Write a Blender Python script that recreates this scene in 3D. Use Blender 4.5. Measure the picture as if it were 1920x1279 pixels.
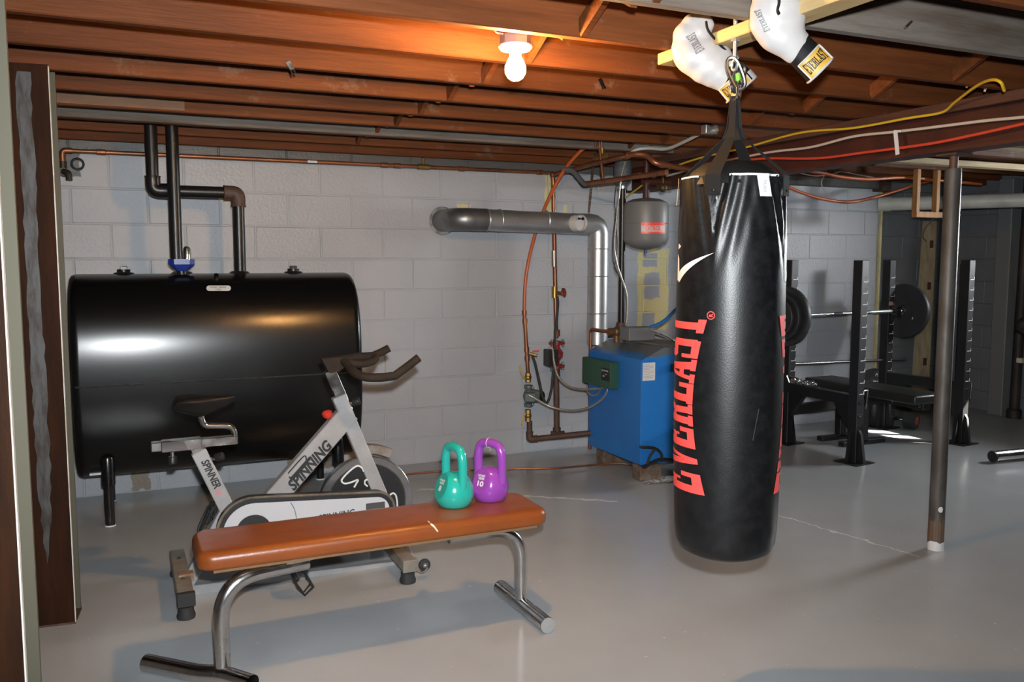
import bpy, bmesh, math, random
from mathutils import Vector, Matrix, Euler
random.seed(7)
for _o in list(bpy.data.objects): bpy.data.objects.remove(_o)
SC = bpy.context.scene
COL = SC.collection
V = Vector

# ------------------------------------------------------------------ camera
CAM_H, YAW, PIT, FPX = 1.3985, math.radians(24.405), math.radians(5.423), 1620.0
cd = bpy.data.cameras.new('camera'); cam = bpy.data.objects.new('camera', cd); COL.objects.link(cam)
cd.sensor_fit = 'HORIZONTAL'; cd.sensor_width = 36.0; cd.lens = FPX / 1920 * 36.0
cd.clip_start = 0.05; cd.clip_end = 100
cam.location = (0, 0, CAM_H); cam.rotation_euler = (math.pi/2 - PIT, 0, -YAW)
SC.camera = cam

# ------------------------------------------------------------------ world, daylight, flash, exposure
SC.view_settings.view_transform = 'Standard'; SC.view_settings.look = 'None'
SC.view_settings.gamma = 1.0; SC.view_settings.use_curve_mapping = False
SC.view_settings.exposure = -0.06
w = bpy.data.worlds.new('world'); SC.world = w; w.use_nodes = True
bg = w.node_tree.nodes['Background']; bg.inputs[0].default_value = (0.75, 0.87, 1.0, 1); bg.inputs[1].default_value = 2.0

def light(name, kind, loc, energy, color, target=None, **kw):
    d = bpy.data.lights.new(name, kind); d.energy = energy; d.color = color
    for k, v in kw.items(): setattr(d, k, v)
    o = bpy.data.objects.new(name, d); COL.objects.link(o); o.location = loc
    if target is not None: o.rotation_euler = (V(target) - V(loc)).to_track_quat('-Z', 'Y').to_euler()
    return o
# the camera's own flash, just above the lens
light('camera_flash', 'SPOT', (0.03, -0.02, 1.53), 720, (0.93, 0.975, 1.0), (2.35*1.0, 5.18, 1.02), spot_size=math.radians(104), spot_blend=1.0, shadow_soft_size=0.025)
# sun and skylight that come in through the basement window in the right wall
light('sun', 'SUN', (12, 0, 8), 75.0, (1.0, 0.95, 0.86), (12-1.74, 1.35, 8-1.75), angle=0.009)
light('window_daylight', 'AREA', (7.62, 3.50, 1.86), 360, (0.93, 0.97, 1.0), (3.2, 2.9, 0.6), shape='RECTANGLE', size=0.75, size_y=0.42)

# ------------------------------------------------------------------ pixel helpers: a pixel of the 1920x1279 photograph + one known coordinate -> world point
_cy, _sy, _cp, _sp = math.cos(YAW), math.sin(YAW), math.cos(PIT), math.sin(PIT)
def ray(x, y):
    u = (x - 960) / FPX; v = -(y - 639.5) / FPX
    d = _cp + v * _sp; z = -_sp + v * _cp
    return V((u*_cy + d*_sy, -u*_sy + d*_cy, z))
C0 = V((0, 0, CAM_H))
def onZ(x, y, Z): r = ray(x, y); return C0 + r * ((Z - CAM_H) / r.z)
def onY(x, y, Y): r = ray(x, y); return C0 + r * (Y / r.y)
def onX(x, y, X): r = ray(x, y); return C0 + r * (X / r.x)
RT = V((_cy, -_sy, 0)); FW = V((_sy, _cy, 0)); UP = V((0, 0, 1))
def onD(x, y, d): r = ray(x, y); return C0 + r * (d / r.dot(FW))     # at horizontal distance d

# ------------------------------------------------------------------ materials
MATS = {}
def nn(nt, t, **kw):
    n = nt.nodes.new(t)
    for k, v in kw.items(): setattr(n, k, v)
    return n
def mat(name, col, rough=0.5, metal=0.0, col2=None, ns=3.0, nd=5.0, lo=0.4, hi=0.65, stretch=(1, 1, 1), bump=0.0, bs=80.0,
        rough2=None, coat=0.0, spec=0.5, obj_rand=0.0, emit=None, estr=0.0, smudge=None, trans=0.0):
    if name in MATS: return MATS[name]
    m = bpy.data.materials.new(name); m.use_nodes = True; MATS[name] = m
    nt = m.node_tree; b = nt.nodes['Principled BSDF']; L = nt.links.new
    b.inputs['Base Color'].default_value = (*col, 1); b.inputs['Roughness'].default_value = rough
    b.inputs['Metallic'].default_value = metal; b.inputs['Specular IOR Level'].default_value = spec
    b.inputs['Coat Weight'].default_value = coat; b.inputs['Coat Roughness'].default_value = 0.15
    b.inputs['Transmission Weight'].default_value = trans
    if emit: b.inputs['Emission Color'].default_value = (*emit, 1); b.inputs['Emission Strength'].default_value = estr
    geo = nn(nt, 'ShaderNodeNewGeometry'); mp = nn(nt, 'ShaderNodeMapping'); mp.inputs['Scale'].default_value = stretch
    L(geo.outputs['Position'], mp.inputs['Vector'])
    if col2 is not None or rough2 is not None:
        no = nn(nt, 'ShaderNodeTexNoise'); no.inputs['Scale'].default_value = ns; no.inputs['Detail'].default_value = nd
        no.inputs['Roughness'].default_value = 0.62
        L(mp.outputs[0], no.inputs['Vector'])
        rm = nn(nt, 'ShaderNodeMapRange'); rm.inputs[1].default_value = lo; rm.inputs[2].default_value = hi
        L(no.outputs[0], rm.inputs[0])
        if col2 is not None:
            mx = nn(nt, 'ShaderNodeMix', data_type='RGBA'); mx.inputs[6].default_value = (*col, 1); mx.inputs[7].default_value = (*col2, 1)
            L(rm.outputs[0], mx.inputs[0]); out = mx.outputs[2]
            if obj_rand > 0:
                oi = nn(nt, 'ShaderNodeObjectInfo'); hs = nn(nt, 'ShaderNodeHueSaturation')
                mr = nn(nt, 'ShaderNodeMapRange'); mr.inputs[3].default_value = 1 - obj_rand; mr.inputs[4].default_value = 1 + obj_rand
                L(oi.outputs['Random'], mr.inputs[0]); L(mr.outputs[0], hs.inputs['Value']); L(out, hs.inputs['Color']); out = hs.outputs[0]
            if smudge:
                sc_, ss_, sl_, sh_ = smudge; n3 = nn(nt, 'ShaderNodeTexNoise'); n3.inputs['Scale'].default_value = ss_; n3.inputs['Detail'].default_value = 6; n3.inputs['Roughness'].default_value = .7
                L(geo.outputs['Position'], n3.inputs['Vector']); r3 = nn(nt, 'ShaderNodeMapRange'); r3.inputs[1].default_value = sl_; r3.inputs[2].default_value = sh_; L(n3.outputs[0], r3.inputs[0])
                m3 = nn(nt, 'ShaderNodeMix', data_type='RGBA'); m3.inputs[7].default_value = (*sc_, 1); L(r3.outputs[0], m3.inputs[0]); L(out, m3.inputs[6]); out = m3.outputs[2]
            L(out, b.inputs['Base Color'])
        if rough2 is not None:
            r2 = nn(nt, 'ShaderNodeMapRange'); r2.inputs[3].default_value = rough; r2.inputs[4].default_value = rough2
            L(rm.outputs[0], r2.inputs[0]); L(r2.outputs[0], b.inputs['Roughness'])
    if bump > 0:
        n2 = nn(nt, 'ShaderNodeTexNoise'); n2.inputs['Scale'].default_value = bs; n2.inputs['Detail'].default_value = 3
        L(mp.outputs[0], n2.inputs['Vector'])
        bp = nn(nt, 'ShaderNodeBump'); bp.inputs['Strength'].default_value = bump; bp.inputs['Distance'].default_value = 0.01
        L(n2.outputs[0], bp.inputs['Height']); L(bp.outputs[0], b.inputs['Normal'])
    return m

def masks(m, layers):
    """paint shaped patches over a material: each layer = (colour, [(x0,x1,y0,y1,z0,z1), ...], edge wobble, noise scale)"""
    nt = m.node_tree; b = nt.nodes['Principled BSDF']; L = nt.links.new
    inp = b.inputs['Base Color']
    prev = inp.links[0].from_socket if inp.is_linked else None
    geo = nn(nt, 'ShaderNodeNewGeometry')
    for col, boxes, amp, sc in layers:
        no = nn(nt, 'ShaderNodeTexNoise'); no.inputs['Scale'].default_value = sc; no.inputs['Detail'].default_value = 4
        L(geo.outputs['Position'], no.inputs['Vector'])
        sb = nn(nt, 'ShaderNodeVectorMath', operation='SUBTRACT'); sb.inputs[1].default_value = (.5, .5, .5); L(no.outputs['Color'], sb.inputs[0])
        sc_ = nn(nt, 'ShaderNodeVectorMath', operation='SCALE'); sc_.inputs['Scale'].default_value = amp * 2; L(sb.outputs[0], sc_.inputs[0])
        ad = nn(nt, 'ShaderNodeVectorMath', operation='ADD'); L(geo.outputs['Position'], ad.inputs[0]); L(sc_.outputs[0], ad.inputs[1])
        total = None
        for bx in boxes:
            ang = bx[6] if len(bx) > 6 else 0
            vec = ad.outputs[0]
            c = V(((bx[0]+bx[1])/2, (bx[2]+bx[3])/2, (bx[4]+bx[5])/2)); hs = V(((bx[1]-bx[0])/2, (bx[3]-bx[2])/2, (bx[5]-bx[4])/2))
            s1 = nn(nt, 'ShaderNodeVectorMath', operation='SUBTRACT'); s1.inputs[1].default_value = c; L(vec, s1.inputs[0]); cur = s1.outputs[0]
            if ang:
                ro = nn(nt, 'ShaderNodeVectorRotate', rotation_type='Z_AXIS'); ro.inputs['Angle'].default_value = -ang; L(cur, ro.inputs['Vector']); cur = ro.outputs[0]
            ab = nn(nt, 'ShaderNodeVectorMath', operation='ABSOLUTE'); L(cur, ab.inputs[0])
            s2 = nn(nt, 'ShaderNodeVectorMath', operation='SUBTRACT'); s2.inputs[1].default_value = hs; L(ab.outputs[0], s2.inputs[0])
            sx = nn(nt, 'ShaderNodeSeparateXYZ'); L(s2.outputs[0], sx.inputs[0])
            m1 = nn(nt, 'ShaderNodeMath', operation='MAXIMUM'); L(sx.outputs[0], m1.inputs[0]); L(sx.outputs[1], m1.inputs[1])
            m2 = nn(nt, 'ShaderNodeMath', operation='MAXIMUM'); L(m1.outputs[0], m2.inputs[0]); L(sx.outputs[2], m2.inputs[1])
            lt = nn(nt, 'ShaderNodeMapRange'); lt.inputs[1].default_value = 0.004; lt.inputs[2].default_value = -0.004; L(m2.outputs[0], lt.inputs[0])
            if total is None: total = lt.outputs[0]
            else:
                mm = nn(nt, 'ShaderNodeMath', operation='MAXIMUM'); L(total, mm.inputs[0]); L(lt.outputs[0], mm.inputs[1]); total = mm.outputs[0]
        mx = nn(nt, 'ShaderNodeMix', data_type='RGBA'); mx.inputs[7].default_value = (*col, 1)
        if prev is not None: L(prev, mx.inputs[6])
        else: mx.inputs[6].default_value = inp.default_value[:]
        L(total, mx.inputs[0]); prev = mx.outputs[2]
    L(prev, inp)
    return m

# ------------------------------------------------------------------ geometry helpers
def frame_of(d, up=UP):
    d = d.normalized(); s = d.cross(up)
    if s.length < 1e-4: s = d.cross(V((1, 0, 0)))
    s.normalize(); return s, s.cross(d).normalized(), d       # side, up, dir
def fillet(pts, r, n=6):
    pts = [V(p) for p in pts]; out = [pts[0]]
    for i in range(1, len(pts)-1):
        a, b, c = pts[i-1], pts[i], pts[i+1]; u = (a-b); v = (c-b)
        k = min(r, u.length*.48, v.length*.48); p0 = b + u.normalized()*k; p1 = b + v.normalized()*k
        for j in range(n+1):
            t = j/n; out.append(p0*(1-t)**2 + b*2*t*(1-t) + p1*t*t)
    out.append(pts[-1]); return out
def smooth_path(pts, n=6):
    pts = [V(p) for p in pts]; P = [pts[0]*2-pts[1]] + pts + [pts[-1]*2-pts[-2]]; out = []
    for i in range(1, len(P)-2):
        for j in range(n):
            t = j/n; a, b, c, d = P[i-1], P[i], P[i+1], P[i+2]
            out.append(.5*((2*b)+(c-a)*t+(2*a-5*b+4*c-d)*t*t+(3*b-a-3*c+d)*t**3))
    out.append(pts[-1]); return out

def root_of(o):
    while o.parent: o = o.parent
    return o
def tag(o, label=None, cat=None, group=None, kind=None):
    if label: o['label'] = label
    if cat: o['category'] = cat
    if group: o['group'] = group
    if kind: o['kind'] = kind
    return o
def thing(name, label, cat, loc, group=None):
    o = bpy.data.objects.new(name, None); COL.objects.link(o); o.location = loc; o.empty_display_size = .05
    return tag(o, label, cat, group)

class G:
    def __init__(s): s.v = []; s.f = []
    def add(s, vs, fs):
        k = len(s.v); s.v += [V(p) for p in vs]; s.f += [tuple(i+k for i in f) for f in fs]; return s
    def box(s, c, d, R=None, b=0.0, seg=1):
        c = V(c); hx, hy, hz = d[0]/2, d[1]/2, d[2]/2
        vs = [V((x*hx, y*hy, z*hz)) for z in (-1, 1) for y in (-1, 1) for x in (-1, 1)]
        fs = [(0, 2, 3, 1), (4, 5, 7, 6), (0, 1, 5, 4), (2, 6, 7, 3), (0, 4, 6, 2), (1, 3, 7, 5)]
        if b > 0:
            bm = bmesh.new(); bv = [bm.verts.new(p) for p in vs]
            for f in fs: bm.faces.new([bv[i] for i in f])
            bmesh.ops.bevel(bm, geom=bm.edges[:], offset=b, segments=seg, affect='EDGES', profile=.5)
            bm.verts.index_update(); vs = [p.co.copy() for p in bm.verts]; fs = [tuple(p.index for p in f.verts) for f in bm.faces]; bm.free()
        if R is not None: vs = [R @ p for p in vs]
        return s.add([p + c for p in vs], fs)
    def bar(s, p0, p1, w, h, up=UP, b=0.0, seg=1, ext=0.0):     # w across, h along 'up'
        p0, p1 = V(p0), V(p1); d = p1 - p0; sd, u, dn = frame_of(d, up)
        R = Matrix((sd, dn, u)).transposed()
        return s.box((p0+p1)/2, (w, d.length+ext, h), R, b, seg)
    def tube(s, pts, r, n=12, cap=True, closed=False, flat=None):
        pts = [V(p) for p in pts]; N = len(pts); rs = r if isinstance(r, (list, tuple)) else [r]*N
        dirs = []
        for i in range(N):
            a = pts[i-1] if (i > 0 or closed) else pts[i]; b = pts[(i+1) % N] if (i < N-1 or closed) else pts[i]
            dirs.append((b-a).normalized())
        sd, u, _ = frame_of(dirs[0], flat if flat is not None else UP); base = len(s.v)
        vs = []
        for i in range(N):
            if i > 0:
                q = dirs[i-1].rotation_difference(dirs[i]); sd = q @ sd; u = q @ u
            for j in range(n):
                a = 2*math.pi*j/n; vs.append(pts[i] + (sd*math.cos(a) + u*math.sin(a))*rs[i])
        fs = []
        for i in range(N if closed else N-1):
            for j in range(n):
                a, b = i*n+j, i*n+(j+1) % n; c, d = ((i+1) % N)*n+(j+1) % n, ((i+1) % N)*n+j
                fs.append((a, b, c, d))
        if cap and not closed: fs.append(tuple(reversed(range(n)))); fs.append(tuple((N-1)*n+j for j in range(n)))
        return s.add(vs, fs)
    def lathe(s, prof, c, axis=UP, n=24, up=None, a0=0.0, a1=2*math.pi):
        c = V(c); ax = V(axis).normalized(); sd, u, _ = frame_of(ax, up if up is not None else (UP if abs(ax.z) < .9 else V((0, 1, 0))))
        full = abs(a1-a0-2*math.pi) < 1e-6; cols = n if full else n+1; vs = []; fs = []
        for (r, h) in prof:
            for j in range(cols):
                a = a0+(a1-a0)*j/n; vs.append(c + ax*h + (sd*math.cos(a)+u*math.sin(a))*max(r, 1e-5))
        for i in range(len(prof)-1):
            for j in range(n):
                a, b = i*cols+j, i*cols+(j+1) % cols; fs.append((a, b, b+cols, a+cols))
        return s.add(vs, fs)
    def cyl(s, p0, p1, r, n=16, b=0.0):
        p0, p1 = V(p0), V(p1); L = (p1-p0).length
        pr = [(0, 0), (r, 0), (r, L), (0, L)] if b <= 0 else [(0, 0), (r-b, 0), (r, b), (r, L-b), (r-b, L), (0, L)]
        return s.lathe(pr, p0, p1-p0, n)
    def prism(s, poly, vec):
        poly = [V(p) for p in poly]; vec = V(vec); n = len(poly)
        fs = [tuple(range(n)), tuple(reversed(range(n, 2*n)))] + [(i, i+n, (i+1) % n+n, (i+1) % n) for i in range(n)]
        return s.add(poly + [p+vec for p in poly], fs)
    def sphere(s, c, r, n=16, R=None):
        r = (r, r, r) if not isinstance(r, (tuple, list)) else r; c = V(c); m = n//2; vs = []; fs = []
        for i in range(m+1):
            t = math.pi*i/m
            for j in range(n):
                a = 2*math.pi*j/n; p = V((r[0]*math.sin(t)*math.cos(a), r[1]*math.sin(t)*math.sin(a), r[2]*math.cos(t)))
                vs.append(c + (R @ p if R else p))
        for i in range(m):
            for j in range(n): fs.append((i*n+j, (i+1)*n+j, (i+1)*n+(j+1) % n, i*n+(j+1) % n))
        return s.add(vs, fs)
    def torus(s, c, axis, R, r, n=20, k=8):
        c = V(c); sd, u, _ = frame_of(V(axis))
        return s.tube([c+(sd*math.cos(2*math.pi*i/n)+u*math.sin(2*math.pi*i/n))*R for i in range(n)], r, k, closed=True)
    def grid(s, fn, nu, nv):
        vs = [fn(i/nu, j/nv) for j in range(nv+1) for i in range(nu+1)]
        fs = [(j*(nu+1)+i, j*(nu+1)+i+1, (j+1)*(nu+1)+i+1, (j+1)*(nu+1)+i) for j in range(nv) for i in range(nu)]
        return s.add(vs, fs)
    def build(s, name, m, parent=None, smooth=35, label=None, cat=None, group=None, kind=None, weld=False):
        me = bpy.data.meshes.new(name)
        if parent is not None: off = root_of(parent).location.copy()
        else:
            xs = [p.x for p in s.v]; ys = [p.y for p in s.v]; zs = [p.z for p in s.v]
            off = V(((min(xs)+max(xs))/2, (min(ys)+max(ys))/2, min(zs))) if kind != 'structure' else V((0, 0, 0))
        me.from_pydata([p-off for p in s.v], [], s.f)
        bm = bmesh.new(); bm.from_mesh(me)
        if weld: bmesh.ops.remove_doubles(bm, verts=bm.verts[:], dist=1e-5)
        bmesh.ops.recalc_face_normals(bm, faces=bm.faces[:]); bm.to_mesh(me); bm.free()
        if smooth: me.shade_smooth(); me.set_sharp_from_angle(angle=math.radians(smooth))
        me.materials.append(m); o = bpy.data.objects.new(name, me); COL.objects.link(o)
        if parent is not None: o.parent = parent
        else: o.location = off
        return tag(o, label, cat, group, kind)

def text2d(body, bold=0.0, shear=0.0, space=1.0):
    """flat glyph mesh, cap height about 1, x from 0"""
    cu = bpy.data.curves.new('text', 'FONT'); cu.body = body; cu.size = 1.4; cu.offset = bold; cu.shear = shear; cu.space_character = space
    cu.resolution_u = 3; cu.fill_mode = 'FRONT'
    o = bpy.data.objects.new('text', cu); COL.objects.link(o)
    me = bpy.data.meshes.new_from_object(o.evaluated_get(bpy.context.evaluated_depsgraph_get()))
    vs = [(p.co.x, p.co.y) for p in me.vertices]; fs = [tuple(p.vertices) for p in me.polygons]
    bpy.data.objects.remove(o); bpy.data.meshes.remove(me); bpy.data.curves.remove(cu)
    return vs, fs
def text_on(g, body, o, xd, yd, height, length=None, bold=0.0, shear=0.0, space=1.0):
    vs, fs = text2d(body, bold, shear, space); x0 = min(p[0] for p in vs); x1 = max(p[0] for p in vs)
    sx = height if length is None else length/(x1-x0)
    xd = V(xd).normalized(); yd = V(yd).normalized()
    return g.add([V(o) + xd*((p[0]-x0)*sx) + yd*(p[1]*height) for p in vs], fs)
# tall slab letters (rectangles and slanted strokes), cap height 1, advance .70
def _r(a, b, c, d): return [(a, b), (c, b), (c, d), (a, d)]
SLAB = {
 'E': [_r(0, 0, .24, 1), _r(.24, .86, .62, 1), _r(.48, .68, .62, .86), _r(.24, 0, .62, .14), _r(.48, .14, .62, .32), _r(.24, .43, .42, .57), _r(.34, .34, .42, .66)],
 'V': [[(.0, 1), (.22, 1), (.40, .0), (.24, .0)], [(.46, 1), (.58, 1), (.40, 0), (.33, .2)], _r(-.04, .91, .28, 1), _r(.38, .91, .66, 1)],
 'R': [_r(.04, 0, .26, 1), _r(0, 0, .32, .1), _r(.0, .88, .54, 1), _r(.40, .52, .60, .95), _r(.24, .45, .54, .57), [(.34, .5), (.54, .5), (.60, 0), (.40, 0)], _r(.37, 0, .66, .1)],
 'L': [_r(.04, 0, .27, 1), _r(-.02, .9, .33, 1), _r(-.02, 0, .62, .14), _r(.48, .14, .62, .36)],
 'A': [[(.02, 0), (.14, 0), (.38, 1), (.24, 1)], [(.38, 0), (.62, 0), (.44, 1), (.24, 1)], _r(.14, .24, .48, .36), _r(-.06, 0, .22, .1), _r(.33, 0, .68, .1)],
 'S': [_r(.02, .48, .24, .95), _r(.05, .87, .56, 1), _r(.48, .68, .60, 1), _r(.08, .43, .54, .57), _r(.38, .05, .60, .52), _r(.05, 0, .56, .13), _r(.02, 0, .14, .32)],
 'T': [_r(.21, 0, .43, 1), _r(0, .86, .64, 1), _r(0, .66, .12, .86), _r(.52, .66, .64, .86), _r(.11, 0, .53, .1)],
}
def slab_word(word, cut=12):
    """polygons of a word in slab letters, x 0..1 over the word, y 0..1, cut into strips so that they can bend"""
    bm = bmesh.new(); n = len(word); W = .70*n-.06
    for i, ch in enumerate(word):
        for poly in SLAB[ch]:
            vs = [bm.verts.new(((p[0]+.70*i)/W, p[1], 0)) for p in poly]; bm.faces.new(vs)
    for k in range(1, cut):
        bmesh.ops.bisect_plane(bm, geom=bm.verts[:]+bm.edges[:]+bm.faces[:], plane_co=(0, k/cut, 0), plane_no=(0, 1, 0))
    for k in range(1, 2*n):
        bmesh.ops.bisect_plane(bm, geom=bm.verts[:]+bm.edges[:]+bm.faces[:], plane_co=(k/(2*n), 0, 0), plane_no=(1, 0, 0))
    bm.verts.index_update(); vs = [(p.co.x, p.co.y) for p in bm.verts]; fs = [tuple(p.index for p in f.verts) for f in bm.faces]; bm.free()
    return vs, fs
def bow(x, y, mn=.70, pw=1.6):
    return (y-.5)*(mn+(1-mn)*abs(2*x-1)**pw)
def remesh(g, voxel, name, m, parent, iters=6):
    """weld overlapping volumes into one smooth skin"""
    me = bpy.data.meshes.new('tmp'); off = root_of(parent).location.copy(); me.from_pydata([p-off for p in g.v], [], g.f)
    bm = bmesh.new(); bm.from_mesh(me); bmesh.ops.recalc_face_normals(bm, faces=bm.faces[:]); bm.to_mesh(me); bm.free()
    o = bpy.data.objects.new('tmp', me); COL.objects.link(o)
    r = o.modifiers.new('r', 'REMESH'); r.mode = 'VOXEL'; r.voxel_size = voxel
    s = o.modifiers.new('s', 'SMOOTH'); s.iterations = iters; s.factor = .5
    nm = bpy.data.meshes.new_from_object(o.evaluated_get(bpy.context.evaluated_depsgraph_get()))
    bpy.data.objects.remove(o); bpy.data.meshes.remove(me); nm.name = name; nm.shade_smooth(); nm.materials.clear(); nm.materials.append(m)
    p = bpy.data.objects.new(name, nm); COL.objects.link(p); p.parent = parent
    return p

# ------------------------------------------------------------------ material library
D = 5.577                                   # back wall plane
def px_box(x0, x1, y0, y1, Y=D):            # a patch on the back wall given by its pixel bounds
    a, b = onY(x0, y0, Y), onY(x1, y1, Y)
    return (min(a.x, b.x), max(a.x, b.x), Y-.3, Y+.3, min(a.z, b.z), max(a.z, b.z))
YEL = (.56, .49, .24)
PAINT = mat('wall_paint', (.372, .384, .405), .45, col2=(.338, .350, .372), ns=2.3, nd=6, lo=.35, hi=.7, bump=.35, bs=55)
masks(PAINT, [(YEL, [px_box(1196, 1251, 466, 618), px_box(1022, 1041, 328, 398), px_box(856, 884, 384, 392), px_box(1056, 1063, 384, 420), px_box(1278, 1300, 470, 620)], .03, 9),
              ((.29, .30, .34), [px_box(1206, 1232, 474, 500), px_box(1208, 1236, 512, 560), px_box(1206, 1228, 585, 612)], .03, 12),
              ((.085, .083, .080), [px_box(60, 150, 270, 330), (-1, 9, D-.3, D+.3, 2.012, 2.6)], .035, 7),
              ((.20, .16, .12), [(.02, .12, D-.3, D+.3, .0, .13), (.95, 1.3, D-.3, D+.3, .02, .14)], .06, 10)])
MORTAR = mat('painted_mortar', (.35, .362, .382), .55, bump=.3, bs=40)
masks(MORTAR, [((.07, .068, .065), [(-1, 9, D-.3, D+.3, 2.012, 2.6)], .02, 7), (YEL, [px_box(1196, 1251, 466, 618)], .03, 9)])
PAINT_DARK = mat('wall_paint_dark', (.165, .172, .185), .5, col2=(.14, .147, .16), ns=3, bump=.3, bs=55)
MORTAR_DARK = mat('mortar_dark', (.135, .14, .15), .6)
a1 = math.atan2(4.168-4.978, 2.672-1.594)
FLOOR = mat('floor_paint', (.360, .374, .388), .20, col2=(.305, .317, .331), ns=1.3, nd=3, lo=.3, hi=.8, bump=.05, bs=30, spec=.45, smudge=((.60, .60, .60), 30, .665, .70))
masks(FLOOR, [((.62, .61, .60), [(1.50, 2.70, 4.57-.012, 4.57+.012, -1, 1, a1), (2.87, 3.75, 3.24-.006, 3.24+.006, -1, 1, math.atan2(2.818-3.656, 3.449-3.285))], .05, 14),
              ])
WOOD = mat('joist_wood', (.150, .046, .0135), .62, col2=(.075, .023, .0075), ns=2.2, nd=8, lo=.30, hi=.72, stretch=(.8, 9, 9), bump=.25, bs=10, obj_rand=.22, spec=.15, smudge=((.20, .13, .085), 5.5, .60, .80))
WOOD_GREY = mat('joist_wood_weathered', (.17, .145, .122), .8, col2=(.085, .058, .040), ns=2.0, nd=8, lo=.38, hi=.68, stretch=(.8, 7, 7), bump=.3, bs=12)
WOOD_PALE = mat('new_lumber', (.50, .36, .17), .6, col2=(.42, .28, .12), ns=3, nd=5, stretch=(9, .8, 9))
WOOD_TAN = mat('tan_lumber', (.40, .19, .06), .65, col2=(.30, .135, .04), ns=4, nd=5, stretch=(8, 8, .8))
WOOD_DARK = mat('subfloor_wood', (.06, .028, .013), .8, col2=(.035, .016, .009), ns=3, nd=6)
STEEL_RED = mat('primer_red_steel', (.070, .017, .009), .55, col2=(.042, .011, .007), ns=5, nd=6, metal=.0, bump=.1)
RUST = mat('rusty_column_steel', (.085, .036, .020), .62, col2=(.055, .026, .017), ns=4, nd=8, lo=.35, hi=.65, stretch=(2, 2, .5), spec=.15, bump=.15)
GREYEDGE = mat('painted_flange_edge', (.42, .42, .40), .5, col2=(.30, .28, .22), ns=10, nd=4, stretch=(1, 1, .2))
BLACK_ENAMEL = mat('black_tank_enamel', (.0035, .0035, .0037), .235, col2=(.0045, .0044, .0044), ns=3.5, nd=3, lo=.3, hi=.9, rough2=.25, spec=.5)
BLACK_IRON = mat('black_iron_pipe', (.008, .007, .007), .34, col2=(.014, .011, .010), ns=6, spec=.4)
RUSTY_IRON = mat('rusty_iron', (.085, .042, .026), .6, col2=(.05, .026, .018), ns=18, nd=6, bump=.2, bs=90)
COPPER = mat('copper', (.34, .135, .065), .42, .75, col2=(.20, .082, .045), ns=9, nd=5, stretch=(.6, 1, .6))
BRASS = mat('brass', (.42, .27, .08), .38, .85, col2=(.28, .17, .06), ns=20)
CHROME = mat('chrome', (.62, .62, .62), .16, 1.0, col2=(.50, .49, .47), ns=14, rough2=.28)
GALV = mat('galvanised', (.58, .59, .59), .36, .85, col2=(.47, .475, .48), ns=7, nd=4, rough2=.42)
BLUE = mat('boiler_blue', (.012, .150, .47), .38, col2=(.014, .125, .40), ns=3, nd=5)
masks(BLUE, [((.10, .115, .13), [(2.85, 3.16, 4.40, 5.3, .80, .95)], .05, 6)])
SILVER = mat('bike_silver', (.30, .30, .31), .45, .1, col2=(.26, .255, .255), ns=12)
BLACK_PLASTIC = mat('black_plastic', (.013, .013, .014), .42)
RUBBER = mat('black_rubber', (.018, .018, .018), .7)
GRIP = mat('worn_grip', (.026, .019, .014), .8, col2=(.018, .013, .010), ns=20, bump=.1, spec=.2)
WHITE = mat('white_print', (.62, .62, .62), .5)
PAPER = mat('paper', (.55, .55, .54), .7)
INK = mat('black_ink', (.012, .012, .012), .55)
RED_PLASTIC = mat('red_plastic', (.55, .035, .02), .4)
LEATHER = mat('orange_vinyl', (.235, .058, .010), .30, col2=(.175, .042, .009), ns=5, nd=7, lo=.4, hi=.75, stretch=(.7, 1.6, 1), rough2=.42, bump=.05, bs=160)
TEAL = mat('teal_vinyl', (.018, .36, .30), .17, coat=.5)
TEAL_D = mat('teal_matt', (.022, .25, .205), .42)
PURPLE = mat('purple_vinyl', (.25, .052, .35), .17, coat=.5)
PURPLE_D = mat('purple_matt', (.235, .045, .30), .42)
BAG = mat('bag_vinyl', (.004, .004, .0045), .38, col2=(.008, .008, .0085), ns=30, bump=.06, bs=260, spec=.38)
WEB = mat('black_webbing', (.006, .0055, .0055), .8, bump=.2, bs=300, spec=.25)
RED_PRINT = mat('red_print', (.80, .075, .065), .42)
GLOVE_W = mat('white_glove_leather', (.40, .385, .38), .42, bump=.05, bs=60)
GOLD = mat('gold_label', (.52, .30, .035), .5, col2=(.44, .25, .03), ns=60)
GREY_PRINT = mat('grey_print', (.13, .125, .125), .5)
RACK = mat('rack_black', (.006, .006, .0065), .5, col2=(.009, .009, .0095), ns=8)
IRON_PLATE = mat('plate_iron', (.030, .031, .033), .48, col2=(.022, .022, .023), ns=10)
PVC = mat('white_pvc', (.66, .64, .57), .45, col2=(.56, .54, .47), ns=6)

# ------------------------------------------------------------------ the room
X0, U = -.0312, .2032
XL, XR, XE = -2.3, 7.24, 6.05               # left wall, right wall, end of the light part of the back wall
YR = 5.80                                   # recessed dark part of the back wall
G().box(((XL+XR)/2, 2.0, -.05), (XR-XL+.4, 8.4, .1)).build('floor', FLOOR, kind='structure')
wall_back = G().box(((XL+XE)/2, D+.1032, 1.17), (XE-XL, .2, 2.34)).build('wall_back', MORTAR, kind='structure')
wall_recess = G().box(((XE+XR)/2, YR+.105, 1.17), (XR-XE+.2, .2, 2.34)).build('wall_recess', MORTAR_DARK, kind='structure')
g = G(); WY0, WY1, WZ0, WZ1 = 3.15, 3.85, 1.60, 1.96
g.box((XR+.105, (WY1+YR)/2, 1.17), (.2, YR-WY1, 2.34)); g.box((XR+.105, (WY0-2.0)/2, 1.17), (.2, WY0+2.0, 2.34))
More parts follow.
